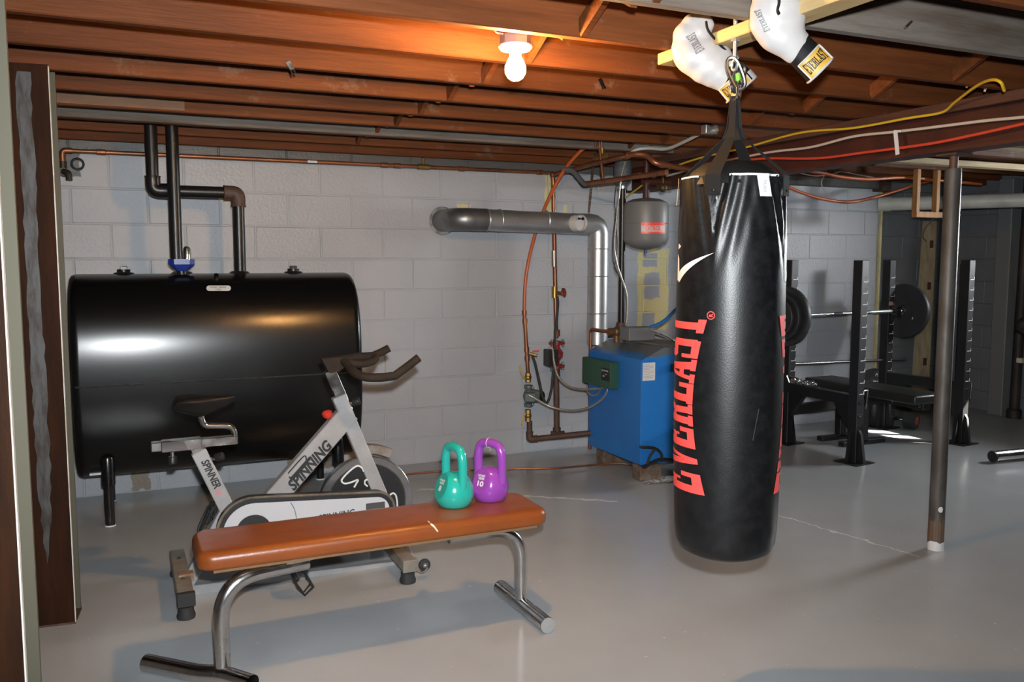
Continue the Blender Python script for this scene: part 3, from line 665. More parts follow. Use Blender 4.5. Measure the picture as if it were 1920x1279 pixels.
cable('flex_conduit', 'grey armoured conduit leaving the boiler top to the right', [onY(x, y, 4.75) for x, y in ((1218, 618), (1240, 626), (1256, 634), (1275, 648))], .008, ARM, 8, 'conduit')
# burner and hose at the front of the boiler
tb = thing('oil_burner', 'black oil burner with a round tan cover on the boiler front', 'burner', (3.27, 4.38, 0))
G().lathe([(0, -.10), (.085, -.10), (.095, -.08), (.095, .08), (0, .09)], (3.27, 4.40, .27), (0, 1, 0), 24).build('burner_housing', BLACK_PLASTIC, tb)
G().cyl((3.27, 4.40, 0), (3.27, 4.40, .18), .02, 12).build('stand', BLACK_IRON, tb)
G().lathe([(0, -.014), (.07, -.014), (.085, 0), (0, .004)], (3.27, 4.295, .28), (0, 1, 0), 24).build('round_cover', mat('tan_cover', (.42, .32, .20), .6), tb)
g = G(); k = 4.44
g.tube(smooth_path([onY(1200, 838, k), onY(1228, 841, k), onY(1240, 852, k), onY(1241, 866, k)]), .009, 10); g.tube(smooth_path([onY(1228, 842, k), onY(1219, 855, k), onY(1213, 872, k)]), .009, 10)
g.tube(smooth_path([onY(1206, 876, k), onY(1222, 868, k), onY(1238, 862, k), onY(1262, 863, k)]), .012, 10)
g.build('oil_hose', BLACK_PLASTIC, label='looped black oil hose in front of the blue boiler base', cat='hose')
cable('fuel_line', 'thin copper fuel line lying on the floor along the wall', [onZ(x, y, .02) for x, y in ((740, 893), (790, 887), (850, 883), (950, 880), (1040, 878), (1110, 872), (1160, 869), (1190, 873))]+[onY(1222, 872, 4.46)], .007, COPPER, 8, 'pipe')

# ------------------------------------------------------------------ flue pipe
FLY, FR = 5.28, .072
a0, a1_, a2 = onY(862, 411, FLY), onY(1122, 421, FLY), onY(1122, 640, FLY)
a2.x = a1_.x; a2.z = .80
zf0, zf1 = a0.z, a1_.z
t = thing('flue_pipe', 'galvanised metal flue pipe crossing the wall and dropping behind the boiler', 'flue', (a1_.x, FLY, .80))
path = fillet([V((a0.x-.02, D-.005, zf0)), V((a0.x-.02, FLY, zf0)), V((a0.x+.18, FLY, zf0-.002))], .16, 8)
G().tube(path, FR*1.03, 28).build('wall_elbow', mat('dull_flue', (.24, .245, .25), .42, .8, col2=(.17, .17, .175), ns=8), t)
G().tube([V((a0.x+.12, FLY, zf0-.001)), V((a1_.x-.12, FLY, zf1))], FR, 30).build('horizontal_run', GALV, t)
g = G()
path = fillet([V((a1_.x-.14, FLY, zf1)), V((a1_.x, FLY, zf1)), V((a1_.x, FLY, zf1-.16))], .13, 4); g.tube(path, FR*1.02, 28)
g.build('adjustable_elbow', GALV, t, smooth=18)
G().tube([V((a1_.x, FLY, zf1-.12)), V((a1_.x, FLY, .80))], FR, 30).build('vertical_run', GALV, t)
for z in (zf1-.17, zf1-.36, zf1-.62): G().torus((a1_.x, FLY, z), UP, FR, .004, 30, 6).build('seam_ring', GALV, t)
for x in (a0.x+.19, a0.x+.28, a0.x+.62): G().torus((x, FLY, zf0-.002), (1, 0, 0), FR, .004, 30, 6).build('seam_ring', GALV, t)
G().lathe([(.072, 0), (.092, .004), (.095, -.008)], (a0.x-.02, D-.02, zf0), (0, 1, 0), 30).build('wall_collar', mat('rough_plaster', (.30, .30, .28), .8, col2=(.12, .12, .115), ns=20, bump=.5), t)
dc = onY(1089, 418, FLY-.115)
dr = G(); dr.lathe([(.050, .06), (.052, 0), (.055, -.005), (.057, 0), (.056, .06)], dc, (-.25, 1, 0), 30)
dro = dr.build('draft_regulator', mat('white_enamel', (.52, .50, .47), .45), t)
G().lathe([(0, .008), (.049, .008)], dc, (-.25, 1, 0), 30).build('regulator_flap', mat('grey_flap', (.40, .37, .35), .5, col2=(.33, .29, .27), ns=8), dro)
g = G(); g.box(dc+V((-.012, -.002, .028)), (.018, .008, .012)); g.cyl(dc+V((.012, .0, .028)), dc+V((.012, -.01, .028)), .010, 10); g.build('regulator_weight', BLACK_IRON, dro)
# perforated strap that holds the flue
g = G(); s0, s1 = onY(1112, 340, FLY-.02), onY(1104, 400, FLY-.02); s0 = onY(1118, 250, FLY-.1)
nst = 26
for i in range(nst): 
    p = s0.lerp(s1, i/nst); q = s0.lerp(s1, (i+.62)/nst); g.bar(p, q, .016, .002, up=V((0, 1, 0)))
g.bar(s0+V((-.007, 0, 0)), s1+V((-.007, 0, 0)), .004, .002, up=V((0, 1, 0))); g.bar(s0+V((.007, 0, 0)), s1+V((.007, 0, 0)), .004, .002, up=V((0, 1, 0)))
g.build('hanger_strap', RUSTY_IRON, label='rusty perforated hanger strap holding the flue pipe', cat='strap')

# ------------------------------------------------------------------ heating risers, pumps, PEX
RY = 5.40
def Q(x, y, Yv=RY): return onY(x, y, Yv)
PEX = mat('orange_pex', (.42, .09, .018), .38)
cable('pex_hose', 'orange plastic heating hose arching down from the joists to the copper riser', [Q(1108, 268, 4.95), Q(1085, 287, 5.05), Q(1056, 322, 5.2), Q(1030, 370, 5.3), Q(1008, 425), Q(993, 480), Q(985, 530), Q(983, 585)], .0125, PEX, 12, 'hose', 5)
xr1 = Q(986, 650).x
t = thing('return_riser', 'copper and iron return riser with a green pump and yellow lever valves', 'pipe', (xr1, RY, .1))
zz = lambda y: Q(988, y).z
G().tube([Q(983, 582), Q(990, 700)], .0135, 12).build('copper_pipe', COPPER, t)
for y in (586, 602, 655, 672): 
    p = Q(983+(y-582)*.06, y); G().cyl(p-V((0, 0, .016)), p+V((0, 0, .016)), .018, 12).build('fitting', COPPER, t)
p = Q(993, 663); g = G(); g.cyl(p, p+V((.045, -.03, -.015)), .012, 10); g.build('drain_valve', BRASS, t)
g = G(); p = Q(997, 661); g.bar(p+V((-.01, -.03, .012)), p+V((.035, -.045, .016)), .012, .008); g.build('red_handle', RED_PLASTIC, t)
for y0, y1 in ((700, 716), (768, 790)):
    p0, p1 = Q(990, y0), Q(990, y1); g = G(); g.cyl(p1, p0, .022, 8); g.sphere((p0+p1)/2, .026, 12); g.build('ball_valve', BRASS, t)
g = G(); g.tube(fillet([Q(984, 710), Q(977, 700), Q(975, 686)], .02), .006, 8, flat=V((0, 1, 0))); g.build('valve_lever', mat('yellow_lever', (.48, .30, .05), .5), t)
g = G(); g.tube(fillet([Q(985, 775), Q(980, 785), Q(979, 797)], .02), .006, 8); g.build('valve_lever', MATS['yellow_lever'], t)
PG = mat('grey_green_pump', (.10, .125, .12), .5, col2=(.075, .09, .088), ns=20)
g = G(); pc = Q(991, 742)
g.lathe([(0, -.075), (.030, -.075), (.032, -.055), (.018, -.05), (.034, -.025), (.040, 0), (.034, .025), (.018, .05), (.032, .055), (.030, .075), (0, .075)], pc, n=20)
g.build('pump_body', PG, t)
g = G(); g.lathe([(0, 0), (.045, 0), (.047, .03), (.040, .085), (0, .085)], pc+V((.02, 0, 0)), (.55, -.8, 0), 20); g.build('pump_motor', PG, t)
g = G(); g.lathe([(0, 0), (.038, 0), (.036, .006), (0, .006)], pc+V((.02, 0, 0))+V((.55, -.8, 0)).normalized()*.085, (.55, -.8, 0), 20); g.build('motor_cap', BLACK_PLASTIC, t)
G().box(pc+V((-.02, -.06, -.0)), (.075, .05, .06), Matrix.Rotation(-.3, 3, 'Z'), b=.004).build('terminal_box', PG, t)
for s_ in (-1, 1): G().cyl(pc+V((.024, -.02, .058*s_+.006)), pc+V((.024, -.02, .058*s_-.006)), .010, 8).build('flange_bolt', CHROME, t)
p0, p1, p2 = Q(993, 790), Q(994, 824), Q(1115, 813); p1.x = p0.x; p2.y = 5.12; p2 = onY(1118, 811, 5.12)
g = G(); g.tube([p0, p1], .020, 14); g.tube([p1, p2], .0205, 14); g.build('iron_pipe', RUSTY_IRON, t)
g = G(); elbow(g, p0, p1, p2, .021); g.build('elbow', RUSTY_IRON, t)

xs = Q(1043, 700).x
t = thing('supply_riser', 'copper supply riser with a red circulator pump and black motor box', 'pipe', (xs, RY, .12))
u0, u1 = Q(1037, 328), Q(1043, 634); G().tube([u0, u1], .0155, 14).build('copper_pipe', COPPER, t)
G().tube([Q(1038.5, 470), Q(1039, 500)], .0175, 14).build('solder_coupling', mat('tinned_copper', (.48, .36, .27), .25, .9), t)
l0, l1 = Q(1043, 690), Q(1044, 812); G().tube([l0, l1], .0215, 14).build('iron_pipe', RUSTY_IRON, t)
g = G(); p = Q(1044, 815); g.cyl(p+V((-.045, 0, 0)), p+V((.045, -.03, 0)), .030, 14); g.cyl(p, p+V((0, 0, .05)), .029, 14); g.build('tee', RUSTY_IRON, t)
p = Q(1040, 548); g = G(); g.cyl(p-V((0, 0, .04)), p+V((0, 0, .04)), .021, 12); g.cyl(p, p+V((.04, -.05, -.01)), .013, 10); g.build('gate_valve', BRASS, t)
hc = Q(1051, 548)+V((.0, -.05, 0)); g = G(); g.torus(hc, (.7, -1, .2), .027, .0065, 18, 8)
for i in range(3): 
    a = math.pi*i/3; d = V((.7, -1, .2)).normalized(); sd, u, _ = frame_of(d); v = (sd*math.cos(a)+u*math.sin(a))*.026; g.tube([hc-v, hc+v], .004, 6)
g.build('hand_wheel', mat('dark_red_wheel', (.20, .035, .025), .5), t)
RP = mat('red_pump_paint', (.23, .022, .018), .45, col2=(.17, .02, .015), ns=12)
pc = Q(1044, 665)
g = G(); g.lathe([(0, -.098), (.03, -.098), (.03, -.07), (.018, -.066), (.022, -.04), (.044, -.015), (.046, .015), (.024, .045), (.018, .066), (.03, .07), (.03, .098), (0, .098)], pc, n=20); g.build('pump_body', RP, t)
for s_ in (-1, 1): G().box(pc+V((0, 0, .082*s_)), (.105, .05, .022), b=.004).build('pump_flange', RP, t)
for s_ in (-1, 1):
    for q in (-1, 1): G().cyl(pc+V((.043*q, -.01, .082*s_-.026)), pc+V((.043*q, -.01, .082*s_+.026)), .010, 8).build('flange_bolt', mat('old_bolt', (.16, .14, .12), .5, .7), t)
bc = Q(1027, 669); G().box(bc+V((0, -.05, 0)), (.075, .09, .115), b=.004).build('motor_box', BLACK_PLASTIC, t)
for y in (625, 700): G().cyl(Q(1044, y)-V((0, 0, .02)), Q(1044, y)+V((0, 0, .025)), .023, 10).build('union', COPPER, t)

cable('washing_hose', 'short black rubber hose hanging between the two risers', [Q(1045, 556, RY-.06), Q(1046, 575, RY-.07), Q(1041, 630, RY-.08), Q(1038, 690, RY-.09), Q(1034, 730, RY-.1), Q(1026, 755, RY-.1), Q(1018, 745, RY-.09), Q(1010, 710, RY-.08), Q(1003, 680, RY-.07), Q(998, 668, RY-.06)], .009, RUBBER, 10, 'hose')
cable('flex_conduit', 'armoured conduit from the black motor box to the green control box', [Q(1030, 653, 5.31), Q(1036, 655, 5.3), Q(1039, 680, 5.28), Q(1046, 705, 5.26), Q(1064, 724, 5.2), Q(1090, 730, 5.1), Q(1122, 729, 4.98), Q(1130, 727, 4.93)], .0085, ARM, 10, 'conduit')
cable('flex_conduit', 'armoured conduit sagging from the green pump to the control box', [Q(992, 741, 5.30), Q(1003, 747, 5.28), Q(1030, 762, 5.24), Q(1065, 770, 5.15), Q(1100, 766, 5.05), Q(1125, 752, 4.97), Q(1138, 736, 4.92), Q(1139, 727, 4.92)], .0085, ARM, 10, 'conduit')
cable('flex_conduit', 'short loop of armoured conduit under the green control box', [Q(1101, 722, 5.1), Q(1102, 735, 5.08), Q(1112, 742, 5.04), Q(1122, 738, 5.0), Q(1127, 728, 4.95)], .006, ARM, 10, 'conduit')

# copper mains under the joists
t = thing('copper_main', 'copper heating main turning from the riser towards the red beam', 'pipe', onY(1190, 290, 4.42))
m0 = V((u0.x, RY, u0.z)); m1 = onY(1190, 289, 4.42); m2 = onY(1213, 290, 4.36); m3 = onY(1228, 306, 4.30); m4 = onY(1330, 324, 4.25)
m1.x = u0.x+.03
G().tube(fillet([m0+V((0, 0, -.03)), m0, onY(1100, 310, 5.05), m1, m2, m3, m4], .03), .016, 14).build('pipe', COPPER, t)
G().cyl(m1.lerp(m0, .05), m1.lerp(m0, .09), .020, 14).build('fitting', COPPER, t); G().cyl(m3.lerp(m4, .08), m3.lerp(m4, .16), .020, 14).build('fitting', COPPER, t); G().sphere(m0, .024, 14).build('fitting', COPPER, t)
vb = onY(1128, 296, 4.88); g = G(); g.cyl(vb-V((.0, .05, .0)), vb+V((.0, .05, 0)), .024, 12); g.cyl(vb, vb+V((.004, 0, .06)), .016, 10); g.build('brass_valve', BRASS, t)
t = thing('copper_branch', 'lower copper branch pipe with a grey elbow below the heating main', 'pipe', onY(1240, 327, 4.2))
n0, n1, n2, n3 = onY(1060, 318, 5.15), onY(1074, 320, 5.1), onY(1095, 345, 5.0), onY(1250, 323, 4.20)
G().tube(fillet([n0, n1, n2, n2.lerp(n3, .05)], .02), .017, 12).build('grey_elbow', mat('grey_pipe', (.09, .095, .10), .5), t)
G().tube([n2, n3], .0155, 12).build('pipe', COPPER, t)
j0, j1 = onY(1131, 262, 4.86), onY(1131, 337, 4.80); j0.x = j1.x; G().tube([j0, j1], .010, 10).build('link_pipe', COPPER, t)
g = G(); g.cyl(onY(1186, 331, 4.52), onY(1200, 329, 4.45), .019, 12); g.build('coupling', COPPER, t)

# expansion tank on its iron pipe
EY = 4.86
ec = onY(1211, 420, EY); eR = (onY(1250, 420, EY).x-onY(1172, 420, EY).x)/2*.92
zt1, zb1 = onY(1211, 371, EY).z, onY(1211, 469, EY).z
t = thing('expansion_tank', 'grey round expansion tank hanging above the boiler', 'tank', (ec.x, EY, zb1))
hh = zt1-zb1
G().lathe([(0, 0), (.03, .003), (eR*.62, .018), (eR*.92, .045), (eR, .07), (eR, hh-.06), (eR*.94, hh-.032), (eR*.62, hh-.010), (.02, hh), (0, hh)], (ec.x, EY, zb1), n=36).build('tank_shell', mat('grey_tank_paint', (.15, .15, .147), .45), t)
g = G(); g.torus((ec.x, EY, zb1+hh*.5), UP, eR, .003, 36, 6); g.build('rib', MATS['grey_tank_paint'], t)
G().cyl((ec.x, EY, zb1-.02), (ec.x, EY, zb1+.005), .010, 10).build('air_valve', mat('blue_cap', (.02, .03, .15), .5), t)
def on_exp(px, py, lift=.0015):
    r = ray(px, py); ox, oy = -ec.x, -EY; a = r.x**2+r.y**2; b = 2*(r.x*ox+r.y*oy); c = ox*ox+oy*oy-(eR+lift)**2
    return C0+r*((-b-math.sqrt(max(b*b-4*a*c, 0)))/(2*a))
def exp_patch(x0, x1, y0, y1, lift, slope=0.0): return G().grid(lambda u, v: on_exp(x0+(x1-x0)*u, y0+(y1-y0)*v+slope*u, lift), 8, 2)
lab = exp_patch(1202, 1246.5, 418, 438, .0015).build('tank_label', mat('label_pink', (.60, .45, .42), .5), t)
exp_patch(1202, 1246.5, 417, 423, .003).build('label_stripe', RED_PRINT, lab); exp_patch(1202, 1246.5, 434.5, 438, .003).build('label_stripe', RED_PRINT, lab)
vs, fs_ = text2d('EXTROL', bold=.03); mx = max(p[0] for p in vs)
G().add([on_exp(1210+p[0]/mx*30, 432-p[1]*8, .003) for p in vs], fs_).build('label_print', RED_PRINT, lab, smooth=0)
pt = onY(1210, 340, EY); g = G(); g.cyl((ec.x, EY, zt1-.004), (ec.x, EY, pt.z), .022, 12); g.cyl((ec.x-.03, EY, pt.z), (ec.x+.18, EY, pt.z), .022, 12); g.cyl((ec.x, EY, pt.z), (ec.x, EY, pt.z+.14), .018, 12); g.build('iron_pipe', STEEL_RED, t)
p = onY(1243, 352, EY-.03); g = G(); g.sphere(p, .030, 12); g.cyl(p+V((-.05, 0, 0)), p+V((.06, 0, 0)), .016, 10); g.cyl(p, p+V((0, 0, .09)), .010, 8); g.build('fill_regulator', mat('aged_brass', (.10, .065, .028), .5, .6), t)
# black supply pipe to the boiler
bx_ = onY(1166, 500, 4.95); t = thing('black_riser', 'black iron pipe dropping onto the boiler beside the grey expansion tank', 'pipe', (bx_.x, 4.95, zt_))
G().cyl((bx_.x, 4.95, zt_+.06), (bx_.x, 4.95, onY(1166, 352, 4.95).z), .022, 16).build('pipe', BLACK_IRON, t)
G().cyl((bx_.x, 4.95, zt_-.002), (bx_.x, 4.95, zt_+.13), .033, 16).build('coupling', RUSTY_IRON, t)
zq = onY(1166, 352, 4.95).z; G().lathe([(.030, 0), (.030, .02), (.045, .03), (.060, .06), (.060, .15), (.045, .19), (0, .19)], (bx_.x, 4.95, zq), n=18).build('iron_fitting', mat('grey_iron', (.07, .075, .08), .6), t)
G().cyl((bx_.x, 4.95, zq-.008), (bx_.x, 4.95, zq+.010), .034, 16).build('chrome_ring', GALV, t)
cable('flex_conduit', 'armoured conduit hanging beside the black riser down to the boiler', [Q(x, y, 4.88) for x, y in ((1172, 303), (1164, 335), (1159, 380), (1154, 430), (1152, 465), (1158, 500), (1170, 535), (1176, 560), (1175, 600), (1173, 609))], .007, ARM, 8, 'conduit')
cable('bell_wire', 'thin black wire looping beside the black riser', [Q(x, y, 4.86) for x, y in ((1156, 345), (1152, 380), (1154, 400), (1149, 450), (1150, 490), (1158, 512))], .003, RUBBER, 6, 'wire')
cable('bell_wire', 'thin black wire bowing behind the armoured conduit', [Q(x, y, 4.88) for x, y in ((1153, 400), (1157, 450), (1156, 480), (1152, 502), (1162, 520))], .003, RUBBER, 6, 'wire')
cable('grey_cable', 'grey cable strung under the joists past the heating main', [onY(1175, 297, 4.6), onY(1190, 282, 4.55), onY(1215, 278, 4.5), onY(1250, 279, 4.4), onY(1285, 265, 4.25), onY(1320, 248, 4.1), onY(1345, 244, 4.0)], .010, mat('grey_sheath', (.30, .30, .29), .5), 8)
G().box(onY(1330, 243, 4.05), (.08, .05, .05), b=.003).build('junction_box', GALV, label='small grey junction box under the joists behind the punching bag', cat='junction box')
g = G(); c = onY(1121, 262, 4.7)      # wire cage clip
for dx in (-.025, -.008, .010, .027): g.tube([c+V((dx*.5, 0, .035)), c+V((dx, 0, 0)), c+V((dx*.8, 0, -.05))], .0016, 5)
g.tube([c+V((-.026, 0, 0)), c+V((.028, 0, 0))], .0016, 5); g.build('wire_hanger', COPPER, label='copper wire hanger above the brass valve', cat='hanger')

# ------------------------------------------------------------------ heavy bag on its bar
AX, AY = 1.733, 2.173
ANG0 = math.atan2(-AX, -AY)                  # towards the camera, measured from +Y... see bag_pt
CAMD = V((-AX, -AY, 0)).normalized(); CAMR = V((-CAMD.y, CAMD.x, 0))       # CAMR: to the right as seen by the camera
if CAMR.dot(RT) < 0: CAMR = -CAMR
PROF = [(.466, .0), (.466, .085), (.472, .120), (.486, .143), (.512, .155), (.56, .160), (.70, .1635), (.90, .1655), (1.10, .1665), (1.30, .1655), (1.45, .1635), (1.56, .161), (1.645, .159)]
def bag_r(z):
    for (z0, r0), (z1, r1) in zip(PROF[1:], PROF[2:]):
        if z0 <= z <= z1: u = (z-z0)/max(z1-z0, 1e-6); return r0+(r1-r0)*u
    return .16
def bag_pt(a, z, lift=0.0):                  # a: angle to the right from the side that faces the camera
    d = CAMD*math.cos(a)+CAMR*math.sin(a)
    return V((AX, AY, z))+d*(bag_r(z)+lift)
SW = [math.radians(q) for q in (-20, 68, 158, 248)]
def pleat(a, z):
    if z < 1.28: return 0.0
    k = max(0.0, (z-1.36)/.285); s_ = 0.0
    for q in SW:
        d = (a-q+math.pi) % (2*math.pi)-math.pi
        fall = math.exp(-(d/.55)**2)
        s_ += fall*(-.013*k*k + .0085*k*math.sin(d*22+(1.645-z)*30*math.copysign(1, d)))
    return s_
t = thing('punching_bag', 'black vinyl heavy punching bag with red lettering hanging from the joists', 'punching bag', (AX, AY, .466))
g = G(); zsl = [p[0] for p in PROF[1:6]]+[.70, .90, 1.10, 1.25]+[1.30+.345*i/18 for i in range(1, 19)]
NB = 160; vs = []; fs = []
for z in zsl:
    for j in range(NB):
        a = 2*math.pi*j/NB; vs.append(bag_pt(a, z, pleat(a, z)) if z > .4665 else V((AX, AY, z))+(CAMD*math.cos(a)+CAMR*math.sin(a))*.085)
for i in range(len(zsl)-1):
    for j in range(NB): fs.append((i*NB+j, i*NB+(j+1) % NB, (i+1)*NB+(j+1) % NB, (i+1)*NB+j))
fs.append(tuple(range(NB)))
body = g.add(vs, fs).build('bag_body', BAG, t, smooth=60)
G().lathe([(.154, 1.62), (.146, 1.642), (.122, 1.668), (.09, 1.690), (.06, 1.693), (.04, 1.685), (0, 1.68)], (AX, AY, 0), n=48).build('inner_liner', mat('liner_cloth', (.006, .0055, .005), .6, spec=.3), t)
def hem(name, m, a0, a1, z0, z1, lift, par):
    n = 14; return G().grid(lambda u, v: bag_pt(a0+(a1-a0)*u, z0+(z1-z0)*v, lift+pleat(a0+(a1-a0)*u, z0+(z1-z0)*v)), n, 2).build(name, m, par)
hem('hem_edge', WHITE, math.radians(-4), math.radians(62), 1.641, 1.647, .0015, t)
hem('hem_edge', WHITE, math.radians(-85), math.radians(-42), 1.641, 1.646, .0015, t)
for q in SW:                                 # webbing straps
    up_ = V((AX, AY, 1.905)); w2 = .024; d = CAMD*math.cos(q)+CAMR*math.sin(q); sd = V((-d.y, d.x, 0)); g = G()
    ctr = [(bag_pt(q, 1.585, .004), 1), (bag_pt(q, 1.645, .005), 1), (bag_pt(q, 1.655, -.004), 1), (V((AX, AY, 1.765))+d*.030, .62), (V((AX, AY, 1.80))+d*.018, .46), (V((AX, AY, 1.892))+d*.010, .40)]
    L = [p-sd*w2*k for p, k in ctr]; R_ = [p+sd*w2*k for p, k in ctr]; n = len(ctr); o = d*.0025
    g.add(L+R_+[p+o for p in L]+[p+o for p in R_], [(i, i+1, n+i+1, n+i) for i in range(n-1)]+[(2*n+i, 3*n+i, 3*n+i+1, 2*n+i+1) for i in range(n-1)]+[(i, 2*n+i, 2*n+i+1, i+1) for i in range(n-1)]+[(n+i, n+i+1, 3*n+i+1, 3*n+i) for i in range(n-1)]+[(0, n, 3*n, 2*n)])
    st = g.build('strap', WEB, t, smooth=0)
    if abs(q) < 1.3:
        G().torus(bag_pt(q, 1.600, .0075), d, .0035, .001, 10, 5).build('rivet', CHROME, st)
rc = V((AX, AY, 1.908))
for q in (SW[0], SW[1]):
    d = CAMD*math.cos(q)+CAMR*math.sin(q); pts = [rc+d*.012+V((-d.y, d.x, 0))*(.014*math.cos(2*math.pi*i/16))+UP*(.028*math.sin(2*math.pi*i/16)) for i in range(16)]
    G().tube(pts, .0036, 8, closed=True).build('strap_ring', CHROME, t)
# red word wrapped round the bag, reading upwards, twice
def bag_word(ac):
    vs, fs = slab_word('EVERLAST', 14); out = []
    for x, y in vs:
        z = .684+x*.545; out.append(bag_pt(ac-bow(x, y, .66, 1.7)*.285/.166, z, .0012))
    return G().add(out, fs).build('red_lettering', RED_PRINT, body, smooth=60)
bag_word(math.radians(-71)); bag_word(math.radians(109))
def reg_mark(ac):
    g = G(); c = (ac, 1.232); n = 28
    for i in range(n):
        pass
    ring = lambda r, i: bag_pt(c[0]+r*math.cos(2*math.pi*i/n)/.166, c[1]+r*math.sin(2*math.pi*i/n), .0012)
    g.add([ring(.0125, i) for i in range(n)]+[ring(.0100, i) for i in range(n)], [(i, (i+1) % n, n+(i+1) % n, n+i) for i in range(n)])
    vs, fs = text2d('R', bold=.05); g.add([bag_pt(c[0]-(p[1]-.5)*.012/.166, c[1]+(p[0]-.45)*.012, .0012) for p in vs], fs)
    g.build('registered_mark', RED_PRINT, body)
reg_mark(math.radians(-19)); reg_mark(math.radians(161))
def swoosh(ac):                              # white crescent tick above the word
    n = 24; up_, lo_ = [], []
    for i in range(n+1):
        u = i/n; a = ac+math.radians(-35+58*u)
        zt2 = 1.332+.085*u**.55; th = .040*(1-u)**1.1*min(1, u*7+.05)
        up_.append(bag_pt(a, zt2, .0012)); lo_.append(bag_pt(a, zt2-th, .0012))
    g = G(); g.add(up_+lo_, [(i, i+1, n+2+i, n+1+i) for i in range(n)])
    def q(a, z): return bag_pt(ac+math.radians(a), z, .0012)
    g.add([q(-36, 1.415), q(-30, 1.40), q(-27, 1.336), q(-34, 1.336)], [(0, 1, 2, 3)]); g.add([q(-33, 1.446), q(-25, 1.437), q(-34, 1.428)], [(0, 1, 2)])
    g.build('white_crescent', WHITE, body, smooth=60)
swoosh(math.radians(-40)); swoosh(math.radians(105))
# sewn-in labels
def bag_label(a0, a1, z0, z1, lift):
    n = 6; o = G().grid(lambda u, v: bag_pt(a0+(a1-a0)*u+.06*(v-1)*-1, z0+(z1-z0)*v, lift+.004*(1-v)), n, 4).build('care_label', PAPER, t)
    return o
lb = bag_label(math.radians(24), math.radians(38), 1.580, 1.646, .0035)
vs, fs = text2d('EVERLAST'); mx = max(p[0] for p in vs)
G().add([bag_pt(math.radians(32.5)+(p[1]-.5)*.010/.16, 1.592+p[0]/mx*.035, .0085) for p in vs], fs).build('label_print', mat('pale_ink', (.30, .30, .30), .6), lb)
bag_label(math.radians(-96), math.radians(-82), 1.565, 1.648, .005)
# scuff scratch on the lower right
G().tube([bag_pt(math.radians(33), .955, .0004), bag_pt(math.radians(27), .86, .0004)], .0012, 5).build('scuff', mat('scuff_grey', (.035, .035, .036), .5), body)

# hardware: threaded rod, carabiner, quick link
hz = 2.062
t = thing('eye_bolt', 'galvanised eye bolt screwed through the pale wooden bar above the bag', 'bolt', (AX, AY, 1.96))
G().cyl((AX-.004, AY, 1.995), (AX-.004, AY, hz+.085), .0065, 12).build('threaded_rod', GALV, t)
G().torus((AX-.004, AY, 1.985), RT+FW*.3, .015, .0045, 18, 8).build('eye', GALV, t)
G().cyl((AX-.004, AY, hz-.008), (AX-.004, AY, hz), .014, 6).build('nut', GALV, t)
def link(c, axis_n, up_, a, b, r):
    c = V(c); n = V(axis_n).normalized(); u = V(up_).normalized(); s_ = n.cross(u).normalized()
    pts = []
    for i in range(28):
        th = 2*math.pi*i/28; pts.append(c+s_*(a*math.copysign(abs(math.cos(th))**.8, math.cos(th)))+u*(b*math.copysign(abs(math.sin(th))**.8, math.sin(th))))
    return G().tube(pts, r, 8, closed=True)
t = thing('carabiner', 'bright steel carabiner linking the eye bolt to the bag straps', 'carabiner', (AX, AY, 1.93))
link((AX-.008, AY-.012, 1.958), FW+RT*.2, UP+RT*(-.42), .019, .050, .0055).build('frame', CHROME, t)
c = V((AX-.008, AY-.012, 1.958)); G().cyl(c+RT*.012+UP*.012-FW*.001, c+RT*.022-UP*.015-FW*.001, .0055, 8).build('gate_sleeve', CHROME, t)
t = thing('quick_link', 'dark steel snap hook with a green sleeve above the bag straps', 'snap hook', (AX, AY, 1.92))
link((AX+.016, AY+.004, 1.950), FW-RT*.4, UP+RT*.25, .018, .042, .0052).build('frame', mat('dark_steel', (.16, .16, .16), .25, .9), t)
c = V((AX+.016, AY+.004, 1.950))-FW*.008; G().cyl(c+UP*.010-RT*.006, c-UP*.012-RT*.004, .0085, 10).build('green_sleeve', mat('green_plastic', (.12, .42, .03), .5), t)

# pale wooden bar screwed below the joists
g = G().box((1.755, (2.565+1.10)/2, 2.0805), (.088, 2.565-1.10, .038), b=.003)
g.build('wooden_bar', WOOD_PALE, label='pale new lumber bar screwed under the joists, holding the bag and gloves', cat='wooden bar')

